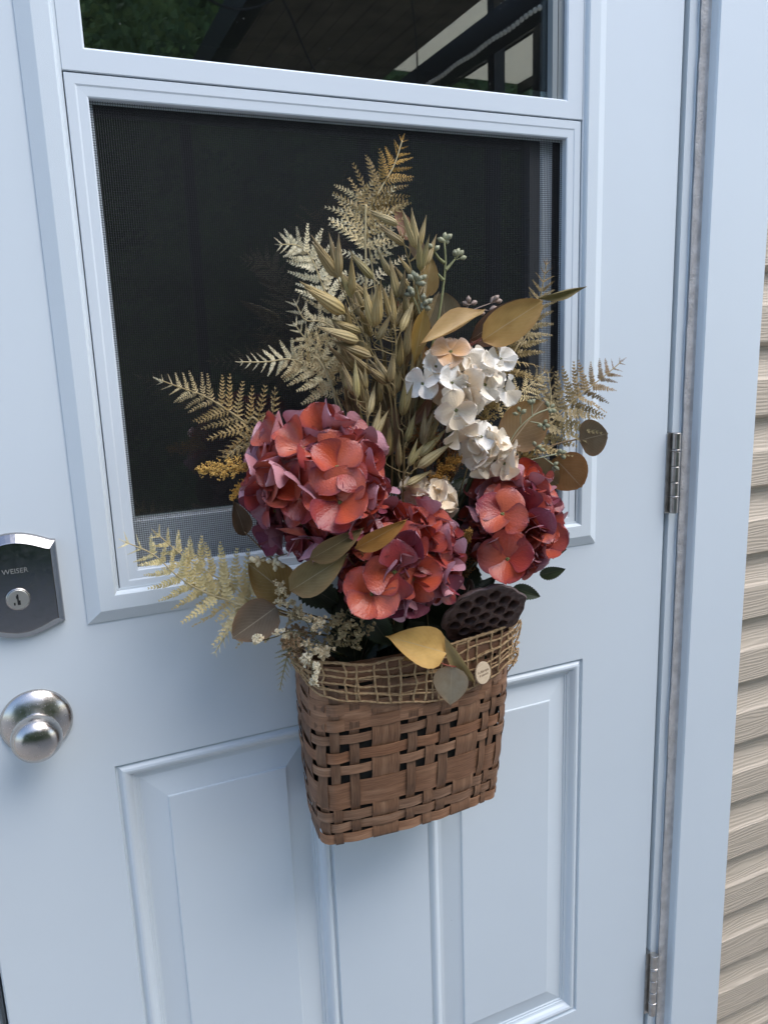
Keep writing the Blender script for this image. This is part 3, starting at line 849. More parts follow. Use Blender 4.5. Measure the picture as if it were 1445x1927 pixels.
def head(label, c, rad, n, size, palette, pets, seed, name='hydrangea', vmin=-.45, up=.12, extra=(), group=None, stem_col=(.10, .11, .05)):
    rr = random.Random(seed); C = at(*c)
    h = thing(name, label, 'flower', C, group)
    view = (CAM - C).normalized(); right = CR
    up_ = CU; k = 0; i = 0; golden = pi * (3 - sqrt(5)); tot = int(n * 1.6)
    for i in range(tot):
        u = 1 - 2 * (i + .5) / tot; r_ = sqrt(1 - u * u); th = golden * i + seed
        # u along the view direction so that florets are spread over the near side
        d = view * u + right * (r_ * cos(th)) + up_ * (r_ * sin(th))
        if u < vmin: continue
        floret(h, C, d, rad, size, palette, pets, rr, up)
    for d in extra: floret(h, C, Vector(d), rad, size, palette, pets, rr, up)
    st = [C + Vector((0, .02, -.01)), (C + ROOT) / 2 + Vector((0, .01, .0)), ROOT + Vector((rr.uniform(-.04, .04), 0, -.01))]
    part('stem', *tube(spline(st, 10), .003, 6), M_stem, h, True, color=stem_col)
    return h
def floret(h, C, d, rad, size, palette, pets, rr, up, spread=None):
    d = (d + Vector((rr.gauss(0, .16), rr.gauss(0, .16), rr.gauss(0, .16)))).normalized()
    p = C + Vector((d.x * rad[0], d.y * rad[1], d.z * rad[2])) * rr.uniform(.80, 1.06)
    z = (d + Vector((0, 0, up)) + Vector((rr.gauss(0, .22), rr.gauss(0, .22), rr.gauss(0, .22)))).normalized()
    x = rotz(z.orthogonal(), z, rr.uniform(0, 6.28))
    f = add('floret', BUD, h, basis(p, x, z, .0024, .0024, .0024))
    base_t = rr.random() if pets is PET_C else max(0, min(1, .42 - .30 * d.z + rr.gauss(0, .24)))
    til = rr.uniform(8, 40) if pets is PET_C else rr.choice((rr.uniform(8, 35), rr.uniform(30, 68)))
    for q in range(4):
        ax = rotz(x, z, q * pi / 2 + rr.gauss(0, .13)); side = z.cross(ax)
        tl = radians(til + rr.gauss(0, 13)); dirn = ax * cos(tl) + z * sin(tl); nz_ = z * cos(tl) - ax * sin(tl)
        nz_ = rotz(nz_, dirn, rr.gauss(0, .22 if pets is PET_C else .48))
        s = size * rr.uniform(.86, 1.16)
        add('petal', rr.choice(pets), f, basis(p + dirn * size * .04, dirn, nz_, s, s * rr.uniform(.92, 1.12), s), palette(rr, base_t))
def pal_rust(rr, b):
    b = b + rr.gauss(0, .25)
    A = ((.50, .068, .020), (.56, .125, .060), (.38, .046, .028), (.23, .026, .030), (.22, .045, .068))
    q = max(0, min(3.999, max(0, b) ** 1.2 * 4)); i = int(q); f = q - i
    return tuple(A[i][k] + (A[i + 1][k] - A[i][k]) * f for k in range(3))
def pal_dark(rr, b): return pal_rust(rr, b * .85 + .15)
def pal_cream(rr, b):
    A = ((.95, .91, .82), (.91, .80, .61), (.82, .60, .36))
    q = max(0, min(1.999, (b + rr.gauss(0, .15)) * 2)); i = int(q); f = q - i
    return tuple(A[i][k] + (A[i + 1][k] - A[i][k]) * f for k in range(3))
def pal_peach(rr, b):
    v = rr.uniform(.85, 1.1); return (.76 * v, .43 * v, .19 * v)
def pal_blush(rr, b):
    v = rr.uniform(.9, 1.08); return (.88 * v, .72 * v, .50 * v)

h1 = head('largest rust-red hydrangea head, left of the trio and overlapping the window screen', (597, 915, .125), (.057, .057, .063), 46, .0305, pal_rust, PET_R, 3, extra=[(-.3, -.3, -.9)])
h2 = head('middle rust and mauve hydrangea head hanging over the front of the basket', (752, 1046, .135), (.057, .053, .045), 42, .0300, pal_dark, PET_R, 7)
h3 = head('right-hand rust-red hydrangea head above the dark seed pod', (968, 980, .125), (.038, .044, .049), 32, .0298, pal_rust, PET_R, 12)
h4 = head('white and cream hydrangea head below the golden eucalyptus leaves', (878, 722, .110), (.036, .036, .028), 14, .0235, pal_cream, PET_C, 5, vmin=-.3)
h5 = head('small cream hydrangea head tucked between the white and the right rust-red heads', (920, 848, .125), (.022, .024, .020), 7, .0235, pal_blush, PET_C, 9, vmin=-.2)
h6 = head('half-hidden blush hydrangea head peeking out above the middle rust-red one', (812, 940, .112), (.022, .020, .014), 8, .024, pal_blush, PET_C, 14, vmin=-.1)
# peach floret at the top of the white head and a pale one at its foot
rr = random.Random(31)
for (px, py, d, nd, pal) in ((848, 662, .128, (-.3, -.7, .7), pal_peach), (872, 670, .105, (.2, -.6, .8), pal_peach), (858, 772, .150, (-.1, -1, -.25), pal_blush), (862, 808, .138, (0, -.8, -.6), pal_blush)):
    C = at(px, py, d); z = Vector(nd).normalized(); x = rotz(z.orthogonal(), z, rr.uniform(0, 6))
    f = add('floret', BUD, h4, basis(C, x, z, .0022, .0022, .0022))
    for q in range(4):
        ax = rotz(x, z, q * pi / 2); tl = radians(rr.uniform(5, 30)); dn = ax * cos(tl) + z * sin(tl)
        add('petal', rr.choice(PET_C), f, basis(C, dn, z * cos(tl) - ax * sin(tl), .024, .025, .024), pal(rr, .9))
for (px, py, d, nd) in ((942, 676, .108, (.1, -.9, .4)), (950, 735, .100, (.4, -.9, .1)), (795, 722, .115, (-.6, -.8, .2)), (820, 690, .112, (-.4, -.7, .6)), (905, 705, .130, (.1, -1, .3)), (850, 720, .142, (-.2, -1, .2)), (925, 700, .12, (.2, -.9, .3)), (880, 752, .135, (0, -1, -.1))):
    C = at(px, py, d); z = Vector(nd).normalized(); x = rotz(z.orthogonal(), z, rr.uniform(0, 6))
    f = add('floret', BUD, h4, basis(C, x, z, .0020, .0020, .0020))
    for q in range(4):
        ax = rotz(x, z, q * pi / 2 + rr.gauss(0, .1)); tl = radians(rr.uniform(5, 38)); dn = ax * cos(tl) + z * sin(tl)
        add('petal', rr.choice(PET_C), f, basis(C, dn, rotz(z * cos(tl) - ax * sin(tl), dn, rr.gauss(0, .3)), .0215, .0225, .0215), pal_cream(rr, .05))
for (px, py, d, nd, b_) in ((905, 822, .138, (-.1, -.8, .7), .0), (930, 835, .14, (.3, -.8, .5), .35), (948, 872, .142, (.2, -1, -.1), .75)):
    C = at(px, py, d); z = Vector(nd).normalized(); x = rotz(z.orthogonal(), z, rr.uniform(0, 6))
    f = add('floret', BUD, h5, basis(C, x, z, .0020, .0020, .0020))
    for q in range(4):
        ax = rotz(x, z, q * pi / 2 + rr.gauss(0, .1)); tl = radians(rr.uniform(5, 30)); dn = ax * cos(tl) + z * sin(tl)
        add('petal', rr.choice(PET_C), f, basis(C, dn, rotz(z * cos(tl) - ax * sin(tl), dn, rr.gauss(0, .3)), .0215, .0225, .0215), pal_cream(rr, b_))
# the open florets that face the viewer
for hd, px, py, d, sz, pal, b in ((h1, 640, 945, .207, .037, pal_rust, .22), (h1, 634, 880, .200, .031, pal_rust, .5), (h2, 742, 1076, .198, .034, pal_rust, .45), (h2, 700, 1118, .19, .032, pal_rust, .3),
                          (h3, 955, 1052, .175, .034, pal_rust, .3), (h3, 1005, 995, .160, .029, pal_rust, .7), (h3, 945, 968, .178, .03, pal_rust, .5)):
    C = at(px, py, d); z = ((CAM - C).normalized() + Vector((rr.gauss(0, .2), 0, rr.gauss(.12, .2)))).normalized(); x = rotz(CU, z, rr.uniform(0, 6))
    f = add('floret', BUD, hd, basis(C, x, z, .0026, .0026, .0026))
    for q in range(4):
        ax = rotz(x, z, q * pi / 2 + rr.gauss(0, .1)); tl = radians(rr.uniform(2, 24)); dn = ax * cos(tl) + z * sin(tl)
        add('petal', PET_R[rr.choice((0, 1, 2))], f, basis(C + dn * .002, dn, rotz(z * cos(tl) - ax * sin(tl), dn, rr.gauss(0, .18)), sz, sz * 1.08, sz), pal(rr, b))
# green leaves that belong to the hydrangea stems
G = (.032, .050, .018)
leaf(h3, (1020, 1035, .09), (1066, 1036, .10), 26, 'green', G, 40); leaf(h3, (1015, 1082, .09), (1063, 1072, .11), 24, 'green', G, 20)
leaf(h3, (965, 1105, .10), (1017, 1124, .11), 28, 'green', G, 10)
leaf(h2, (690, 1150, .12), (735, 1218, .12), 52, 'green', (.02, .035, .016), 15); leaf(h2, (745, 1150, .11), (715, 1225, .115), 44, 'green', (.018, .03, .014), -20)
leaf(h1, (560, 1090, .11), (640, 1140, .10), 60, 'green', (.02, .03, .015), 10); leaf(h3, (890, 1060, .08), (850, 1120, .10), 60, 'green', (.02, .03, .015), -10)
leaf(h5, (880, 900, .07), (850, 1000, .09), 60, 'green', (.02, .028, .014), -10); leaf(h5, (900, 960, .06), (870, 1080, .07), 70, 'green', (.02, .028, .014), 10)
leaf(h6, (760, 900, .07), (700, 860, .08), 60, 'green', (.03, .03, .014), 10)
# ------------------------------------------------------------------ fern fronds
def pinna_mesh(seed, n=10, wd=.58):
    rr = random.Random(seed); mm = []
    P = [Vector((t, .03 * sin(t * 3 + seed), -.05 * t * t)) for t in [i / 6 for i in range(7)]]
    mm.append(tube(P, [.011 * (1 - .7 * i / 6) for i in range(7)], 3, False))
    star = ((0, .05), (.30, .34), (.40, .13), (.62, .30), (.68, .09), (1, 0), (.68, -.09), (.62, -.30), (.40, -.13), (.30, -.34), (0, -.05))
    for i in range(n):
        t = .04 + .93 * i / (n - 1); L = (.165 * (1 - t) ** .55 + .04) * rr.uniform(.85, 1.12)
        for sd in (-1, 1):
            an = radians(58 - 22 * t + rr.gauss(0, 6)) * sd; lift = rr.gauss(0, .25)
            ca, sa = cos(an), sin(an); b = Vector((t, .03 * sin(t * 3 + seed), -.05 * t * t))
            V = [b + Vector(((x * ca - y * wd * sa) * L, (x * sa + y * wd * ca) * L, (lift * x - .25 * x * x + abs(y) * .25) * L)) for x, y in star]
            mm.append((V, [(0, 1, 2), (0, 2, 4, 6, 8, 10), (2, 3, 4), (4, 5, 6), (6, 7, 8), (8, 9, 10)]))
    V, F = merge(*mm)
    return mesh('pinna', V, F, M_fern)
PIN = [pinna_mesh(s) for s in (1, 2, 3, 4)]
PIND = [pinna_mesh(s, 11, .95) for s in (5, 6, 7)]
CREAM, TAN, GOLD, PALE = (.80, .65, .36), (.42, .30, .125), (.62, .36, .075), (.93, .84, .58)
def lerp3(a_, b_, f): return tuple(x + (y - x) * f for x, y in zip(a_, b_))
def frond(label, pts, Lpx, n, cols, prof=None, tilt=0, ang=58, seed=1, root=True, sides=(1, 1), group='fern fronds', dense=False):
    """pts run from the tip to the base"""
    rr = random.Random(seed); P3 = [at(*p) for p in pts]; m = 60; sp_ = spline(P3, m)
    fr = thing('fern_frond', label, 'fern', sp_[-1], group)
    mid = sp_[m // 2]; mpp = (mid - CAM).dot(CF) / FPX
    nrm0 = (CAM - mid).normalized() * .75 + Vector((0, -.35, 0))
    body = list(sp_)
    if root: body = spline(P3 + [ROOT + Vector((rr.uniform(-.06, .06), rr.uniform(.0, .03), 0))], m)
    part('rachis', *tube(body, [.0006 + .0009 * i / m for i in range(m + 1)], 5), M_fern, fr, True, color=lerp3(cols[-1], (.40, .34, .20), .4))
    prof = prof or (lambda t: sin(pi * min(1, .10 + t * .62)) ** 1.0)
    for i in range(n):
        t = .02 + .96 * i / (n - 1); k = t * m; a_ = sp_[int(k)].lerp(sp_[min(m, int(k) + 1)], k - int(k))
        T = (sp_[max(0, int(k) - 2)] - sp_[min(m, int(k) + 2)]).normalized()      # towards the tip
        nrm = rotz(nrm0, T, radians(tilt)); nrm = (nrm - T * nrm.dot(T)).normalized()
        f = t * (len(cols) - 1); ci = min(int(f), len(cols) - 2); c = lerp3(cols[ci], cols[ci + 1], f - ci)
        for sd in (-1, 1):
            sc = sides[0 if sd < 0 else 1]
            if sc <= 0: continue
            an = radians(ang - 16 * (1 - t) + rr.gauss(0, 4)) * sd
            dn = rotz(T, nrm, an); dn = (dn + nrm * rr.gauss(.05, .13)).normalized()
            L = max(.004, Lpx * mpp * prof(t) * rr.uniform(.88, 1.08) * sc)
            v = rr.uniform(.88, 1.1); nz_ = rotz(nrm, dn, rr.gauss(0, .35))
            add('pinna', rr.choice(PIND if dense else PIN), fr, basis(a_, dn, nz_, L, L * rr.uniform(.9, 1.25) * (.6 if L < .016 else 1), L), tuple(x * v for x in c))
    dn = (sp_[0] - sp_[2]).normalized(); add('pinna', PIN[0], fr, basis(sp_[1], dn, nrm0, Lpx * mpp * .22, Lpx * mpp * .25, .02), cols[0])
    return fr
frond('tallest fern frond, golden at the tip and tan lower down', [(757, 264, .060), (741, 312, .060), (716, 356, .058), (694, 402, .055), (688, 470, .055)], 78, 15, (GOLD, GOLD, (.30, .21, .08), TAN, CREAM), lambda t: .16 + .84 * min(1, t * 1.5), seed=1, ang=62)
frond('cream fern frond reaching up behind the oats under the golden tip', [(676, 372, .045), (688, 420, .047), (697, 480, .05), (708, 560, .055), (716, 640, .06)], 88, 10, (CREAM, PALE, PALE, CREAM), lambda t: .6 + .4 * sin(pi * t), seed=2, ang=66)
frond('cream fern frond with the hooked tip at the left edge of the oats', [(528, 460, .05), (560, 462, .05), (585, 484, .048), (604, 530, .047), (622, 580, .047), (636, 650, .05)], 58, 13, (PALE, PALE, PALE, PALE, CREAM), lambda t: .30 + .85 * min(1, t * 1.8), seed=3, ang=60, sides=(1, .9), dense=True)
frond('feathery cream fern frond below the hooked one, beside the lower oats', [(557, 572, .05), (575, 602, .05), (608, 606, .05), (645, 634, .055), (668, 690, .06)], 52, 9, (PALE, PALE, CREAM, CREAM), lambda t: .45 + .6 * t, seed=4, ang=64)
frond('short cream fern frond pointing up left between two others', [(556, 612, .048), (578, 640, .05), (612, 662, .052), (640, 700, .055)], 46, 8, (PALE, CREAM, CREAM), lambda t: .4 + .7 * t, seed=5, dense=True)
frond('pale horizontal fern frond pointing left at the height of the white flowers', [(454, 681, .055), (500, 681, .055), (545, 676, .055), (580, 690, .056), (625, 726, .06)], 62, 13, (PALE, PALE, CREAM, CREAM), lambda t: .16 + .95 * t, seed=6, ang=66, dense=True)
frond('soft cream fern frond filling the gap above the largest rust-red head', [(590, 640, .06), (608, 680, .06), (622, 720, .062), (635, 770, .065)], 62, 8, (CREAM, CREAM, (.45, .37, .2)), lambda t: .5 + .5 * sin(pi * t), seed=7, ang=70)
frond('tan fern frond spreading left just above the largest rust-red head', [(304, 716, .060), (345, 731, .060), (382, 744, .060), (420, 766, .062), (462, 795, .066), (510, 830, .07)], 86, 13, (PALE, CREAM, (.45, .36, .2), TAN, TAN, TAN), lambda t: .15 + 1.0 * t, seed=8, ang=64)
frond('small tan fern frond drooping beside the golden spike at the left', [(425, 862, .06), (455, 835, .062), (490, 815, .066), (530, 820, .07)], 42, 9, (TAN, CREAM, CREAM), lambda t: .5 + .5 * t, seed=9, ang=60)
frond('long pale fern frond at the lower left, crossing the corner of the window trim', [(237, 1020, .085), (290, 1044, .085), (330, 1080, .085), (372, 1108, .085), (430, 1130, .088), (500, 1150, .095)], 82, 12, ((.80, .70, .40), (.74, .63, .32), (.66, .55, .26), (.70, .56, .27), CREAM), lambda t: .24 + .85 * min(1, t * 1.2), seed=10, ang=62, dense=True)
frond('second pale fern frond just above the long one at the lower left', [(297, 1006, .075), (340, 1042, .075), (390, 1076, .076), (440, 1104, .08), (500, 1140, .09)], 84, 10, ((.66, .54, .25), (.76, .65, .34), (.66, .54, .26), CREAM), lambda t: .24 + .8 * min(1, t * 1.3), seed=11, ang=60, dense=True)
frond('pale fern frond hanging down past the brown round leaf at the lower left', [(405, 1228, .095), (425, 1195, .092), (445, 1165, .09), (480, 1145, .092)], 38, 9, (PALE, PALE, CREAM), lambda t: .3 + .8 * t, seed=12, ang=50, dense=True)
frond('tiny pale fern frond hanging lowest, left of the basket net', [(527, 1297, .105), (534, 1262, .104), (543, 1228, .102), (560, 1190, .1)], 36, 10, ((.55, .5, .32), (.42, .38, .2), (.3, .26, .13)), lambda t: .25 + .75 * t, seed=13, ang=55, dense=True)
frond('tan fern frond rising at the right beside the golden leaf', [(1028, 495, .07), (1019, 545, .07), (1006, 600, .068), (980, 650, .07), (948, 700, .08)], 58, 13, ((.34, .20, .06), (.36, .26, .11), (.38, .29, .13), TAN), lambda t: .2 + .9 * min(1, t * 1.15), seed=14, ang=60, dense=True)
frond('far right fern frond with a brown tip, standing out over the door face', [(1168, 681, .10), (1136, 708, .098), (1098, 738, .095), (1062, 770, .092), (1020, 815, .09), (975, 860, .09)], 84, 14, ((.26, .13, .035), (.28, .17, .06), (.32, .23, .10), (.36, .28, .13), TAN), lambda t: .12 + .95 * min(1, t * 1.5), seed=15, ang=66, dense=True)
frond('short tan fern frond between the white flowers and the far right one', [(1025, 700, .085), (1000, 722, .084), (975, 745, .085), (945, 790, .09)], 52, 10, (TAN, CREAM, CREAM), lambda t: .35 + .7 * t, seed=16)
frond('small tan fern frond standing behind the large brown leaf at the right', [(1030, 702, .08), (1036, 745, .082), (1030, 790, .085), (1000, 840, .09)], 42, 9, (TAN, (.40, .31, .17), CREAM), lambda t: .4 + .6 * t, seed=17)

# ------------------------------------------------------------------ dried oats
def husk_mesh(seed, tilts, L2):
    rr = random.Random(seed); mm, UV = [], []
    for (ty, tz), ln in zip(tilts, L2):
        V = []; n, k = 9, 8
        for i in range(n + 1):
            t = i / n; r = .126 * (sin(pi * t ** .58)) ** .9 * (1 - .35 * t) if 0 < t < 1 else (.018 if t == 0 else .004)
            for j in range(k):
                a_ = 2 * pi * j / k; x, y, z = t * ln, r * cos(a_), r * sin(a_) * .72
                y += ty * (t ** 1.15) * ln; z += tz * (t ** 1.15) * ln
                V.append(Vector((x, y, z))); UV.append((t, j / k))
        F = [(i * k + j, i * k + (j + 1) % k, (i + 1) * k + (j + 1) % k, (i + 1) * k + j) for i in range(n) for j in range(k)]
        mm.append((V, F))
    V, F = merge(*mm)
    return mesh('husk', V, F, M_oat, True, UV)
HUSK = [husk_mesh(1, [(0, 0), (.05, .05)], [1, .9]), husk_mesh(2, [(.12, 0), (-.12, .03)], [1, .95]), husk_mesh(3, [(0, 0), (.17, .05), (-.06, .1)], [1, .85, .9]),
        husk_mesh(4, [(.03, 0)], [1]), husk_mesh(5, [(.16, 0), (-.17, 0)], [1, 1])]
OATC = [(.50, .38, .15), (.42, .31, .115), (.56, .45, .21), (.35, .26, .11), (.45, .38, .15)]
def oats(label, st, husks, seed):
    rr = random.Random(seed)
    o = thing('oat_stalk', label, 'oat stalk', ROOT, 'dried oat stalks')
    P = [at(*p) for p in st]; SP = spline(P + [ROOT + Vector((rr.uniform(-.03, .03), rr.uniform(-.02, .03), 0))], 40)
    part('stem', *tube(SP, [.0007 + .0007 * i / 40 for i in range(41)], 5), M_stem, o, True, color=(.33, .25, .11))
    for h in husks:
        bx, by, tx, ty_, d, kind = h[:6]
        B = at(bx, by, d); T = at(tx, ty_, d + rr.uniform(-.012, .018)); x = T - B; mid = (B + T) / 2
        nrm = rotz((CAM - mid).normalized(), x, rr.uniform(-.5, .5)); W = x.length * rr.uniform(.92, 1.08)
        c = OATC[rr.randrange(5)]; v = rr.uniform(.85, 1.15) * (h[6] if len(h) > 6 else 1)
        add('husk', HUSK[kind], o, basis(B, x, nrm, x.length * 1.06, W * 1.08, W * 1.08), tuple(q * v for q in c))
        # thin stalk from the husk down to the main stem
        best = min((p for p in SP if pix(p)[1] > by + 22), key=lambda p: (p - B).length)
        part('pedicel', *tube(spline([B, B - x.normalized() * .008, best.lerp(B, .35) - x.normalized() * .004, best], 8), .0006, 4), M_stem, o, True, color=(.33, .25, .11))
oats('leftmost dried oat stalk, its husks fanning over the cream fern', [(640, 530, .085), (664, 590, .088), (690, 640, .09), (715, 705, .09), (738, 800, .09)],
     [(634, 522, 588, 446, .088, 0), (637, 522, 629, 441, .094, 1), (663, 555, 663, 482, .09, 3), (702, 525, 658, 472, .078, 0, .9), (649, 589, 569, 533, .092, 0), (670, 600, 628, 575, .08, 3, .8),
      (680, 626, 622, 600, .092, 0), (675, 641, 597, 615, .10, 0), (699, 671, 626, 640, .10, 0), (697, 704, 655, 660, .094, 3, .8), (690, 560, 640, 510, .07, 3, .7)], 1)
oats('topmost dried oat stalk with green-tinged husks near the fern tip', [(752, 430, .08), (766, 480, .08), (778, 530, .082), (775, 600, .085), (760, 700, .09)],
     [(749, 423, 694, 395, .085, 0), (761, 461, 713, 422, .088, 0), (783, 468, 765, 393, .088, 1), (787, 467, 803, 408, .084, 3), (791, 510, 797, 445, .095, 4), (800, 500, 822, 444, .09, 3), (774, 516, 750, 482, .09, 0),
      (735, 520, 712, 470, .07, 3, .8), (770, 545, 742, 500, .07, 0, .8)], 2)
oats('middle dried oat stalk with split husks in front of the bouquet centre', [(742, 600, .10), (745, 660, .10), (742, 730, .10), (748, 800, .10), (760, 860, .10)],
     [(702, 615, 697, 534, .10, 4, 1.05), (708, 614, 716, 531, .104, 0), (740, 609, 727, 537, .104, 1), (749, 560, 734, 488, .085, 0, .85), (754, 624, 782, 563, .095, 3), (710, 640, 738, 590, .098, 3), (762, 671, 775, 606, .10, 3),
      (735, 719, 699, 672, .112, 1), (734, 719, 741, 664, .114, 0), (727, 722, 692, 688, .108, 0, .9), (768, 600, 760, 545, .08, 0, .8)], 3)
oats('lower left dried oat stalk of slim husks just above the largest rust-red head', [(688, 735, .11), (690, 780, .11), (695, 830, .11), (712, 880, .10)],
     [(668, 745, 645, 684, .108, 0), (672, 750, 670, 676, .112, 3), (690, 732, 680, 690, .112, 4), (694, 780, 708, 722, .112, 3), (700, 828, 724, 768, .116, 1), (688, 770, 684, 740, .105, 3, .8), (655, 735, 648, 700, .10, 3, .8)], 4)
oats('dried oat stalk of dull brown husks beside the white hydrangea head', [(775, 740, .105), (770, 790, .105), (765, 840, .105), (760, 880, .10)],
     [(757, 783, 769, 718, .11, 1, .85), (776, 735, 783, 670, .105, 1, .85), (764, 832, 784, 775, .11, 3, .75), (795, 838, 808, 770, .118, 1, .8), (800, 836, 832, 780, .114, 3, .8), (752, 690, 757, 640, .10, 3, .9), (785, 700, 792, 640, .09, 0, .8)], 5)
oats('lowest dried oat stalk leaning right over the rusty filler spikes', [(790, 860, .125), (775, 890, .12), (758, 925, .115)],
     [(768, 878, 792, 830, .128, 4, .95), (785, 880, 850, 836, .128, 3, .9), (790, 858, 840, 810, .12, 3, .8), (765, 912, 812, 888, .128, 3, .8), (750, 880, 752, 820, .11, 3, .7), (728, 860, 735, 800, .10, 0, .7)], 6)

rb_ = random.Random(101)
fill = []
for i in range(60):
    x, y = rb_.uniform(655, 800), rb_.uniform(560, 850)
    dx = (x - 735) * .35 + rb_.gauss(0, 14); L = rb_.uniform(48, 66)
    fill.append((x, y, x + dx, y - L, rb_.uniform(.062, .088), rb_.choice((0, 1, 3, 3, 4)), rb_.uniform(.55, .9)))
oats('oat stalk deepest in the bouquet, its dull husks filling the gaps behind the others', [(735, 560, .07), (738, 650, .072), (742, 760, .075), (752, 860, .08)], fill, 8)

# ------------------------------------------------------------------ eucalyptus branches with dried leaves
def branch(label, stems, leaves, col=(.20, .12, .05), group='dried eucalyptus branches'):
    first = at(*stems[0][0]); b = thing('eucalyptus_branch', label, 'leaf branch', first, group)
    for k, s in enumerate(stems): stem(b, s, .0011, col, root=(k == 0))
    for l_ in leaves: leaf(b, *l_)
    return b
OCH, OLV, BRN, TANL, SAGE, RST, PNK = (.38, .21, .052), (.19, .145, .055), (.20, .125, .045), (.36, .27, .15), (.26, .22, .14), (.36, .155, .040), (.42, .19, .11)
branch('eucalyptus branch with the big golden leaf on a red stalk above the white flowers', [[(905, 640, .10), (868, 664, .10), (858, 690, .09)], [(912, 632, .112), (880, 652, .108), (858, 668, .1)], [(886, 640, .10), (884, 650, .1), (880, 656, .1)]],
       [((908, 640, .112), (1012, 570, .125), 70, 'round', (.42, .26, .075), 12), ((884, 640, .10), (1000, 566, .10), 58, 'ovate', (.07, .036, .02), 30), ((912, 582, .115), (792, 656, .135), 34, 'lance', (.44, .30, .12), 38), ((1012, 562, .105), (1098, 537, .115), 15, 'lance', (.22, .19, .07), 35)], (.16, .035, .02))
branch('eucalyptus branch with the large brown round leaf and two leaves over the window trim', [[(960, 855, .09), (985, 815, .09), (1020, 780, .09)], [(1000, 862, .1), (1040, 838, .1), (1088, 826, .105)], [(985, 880, .1), (1020, 880, .1), (1048, 878, .11)]],
       [((955, 842, .105), (1016, 762, .095), 88, 'round', (.17, .098, .025), 5), ((1090, 829, .105), (1140, 815, .12), 70, 'round', (.18, .13, .075), 20), ((1043, 862, .11), (1092, 912, .12), 82, 'round', (.33, .165, .055), 15), ((985, 870, .105), (1046, 905, .105), 60, 'round', (.27, .24, .12), 25)])
branch('tall eucalyptus branch of ochre and grey-green leaves behind the berry sprig', [[(790, 440, .06), (795, 520, .065), (800, 600, .07), (790, 720, .08)], [(838, 610, .06), (815, 650, .065), (800, 680, .07)]],
       [((772, 452, .062), (745, 390, .07), 30, 'ovate', (.36, .20, .13), 20), ((780, 440, .06), (797, 505, .06), 28, 'ovate', (.30, .22, .14), 40), ((798, 560, .07), (815, 484, .075), 40, 'ovate', (.37, .25, .085), 25), ((840, 626, .062), (832, 552, .062), 66, 'round', (.24, .205, .125), 5), ((778, 690, .105), (797, 584, .11), 34, 'spoon', (.33, .21, .045), 10),
        ((752, 612, .075), (748, 565, .075), 26, 'ovate', PNK, 20), ((760, 690, .09), (776, 600, .092), 26, 'lance', (.17, .12, .055), 20), ((806, 690, .09), (800, 650, .095), 20, 'lance', (.42, .25, .10), 20), ((728, 860, .085), (742, 752, .085), 36, 'ovate', (.17, .10, .045), 15), ((760, 860, .08), (765, 760, .08), 40, 'ovate', (.10, .07, .035), 20),
        ((668, 815, .085), (645, 700, .085), 24, 'lance', (.16, .11, .06), 20), ((690, 760, .08), (650, 730, .08), 26, 'ovate', (.24, .14, .05), 25), ((718, 800, .07), (706, 690, .07), 40, 'lance', (.13, .10, .05), 20), ((745, 740, .075), (752, 650, .075), 40, 'ovate', (.12, .09, .045), 10), ((775, 800, .10), (812, 742, .10), 22, 'lance', (.25, .13, .08), 30)])
branch('eucalyptus branch of two olive leaves and an orange one between the rust-red heads', [[(652, 1046, .17), (690, 1090, .15), (740, 1150, .13)], [(675, 1030, .19), (690, 1060, .17), (700, 1090, .15)]],
       [((583, 1052, .185), (684, 1002, .200), 42, 'ovate', (.17, .125, .05), 32), ((546, 1112, .160), (650, 1048, .190), 66, 'ovate', (.22, .16, .060), 8), ((668, 1032, .195), (766, 986, .215), 36, 'ovate', (.37, .17, .025), 35)])
branch('eucalyptus branch with brown leaves at the left, above the white filler flowers', [[(500, 1120, .11), (560, 1150, .11)], [(522, 1150, .115), (545, 1160, .11)], [(460, 1000, .09), (520, 1060, .1)]],
       [((545, 1122, .115), (470, 1060, .10), 84, 'ovate', (.26, .15, .03), 8), ((520, 1142, .125), (442, 1200, .125), 78, 'round', (.13, .09, .05), 10), ((462, 1008, .075), (444, 945, .075), 36, 'ovate', (.14, .09, .05), 25)])
branch('eucalyptus sprig of three leaves hanging over the front of the jute net beside the tag', [[(795, 1200, .15), (828, 1246, .155), (852, 1254, .155)]],
       [((838, 1228, .16), (742, 1200, .178), 78, 'ovate', (.70, .43, .12), 6), ((822, 1186, .150), (892, 1278, .158), 26, 'spoon', (.47, .36, .16), 30), ((850, 1252, .156), (846, 1328, .160), 66, 'ovate', (.37, .30, .20), 8), ((820, 1226, .152), (760, 1238, .15), 30, 'ovate', (.40, .24, .07), 30)], (.30, .07, .04))
leafo = None

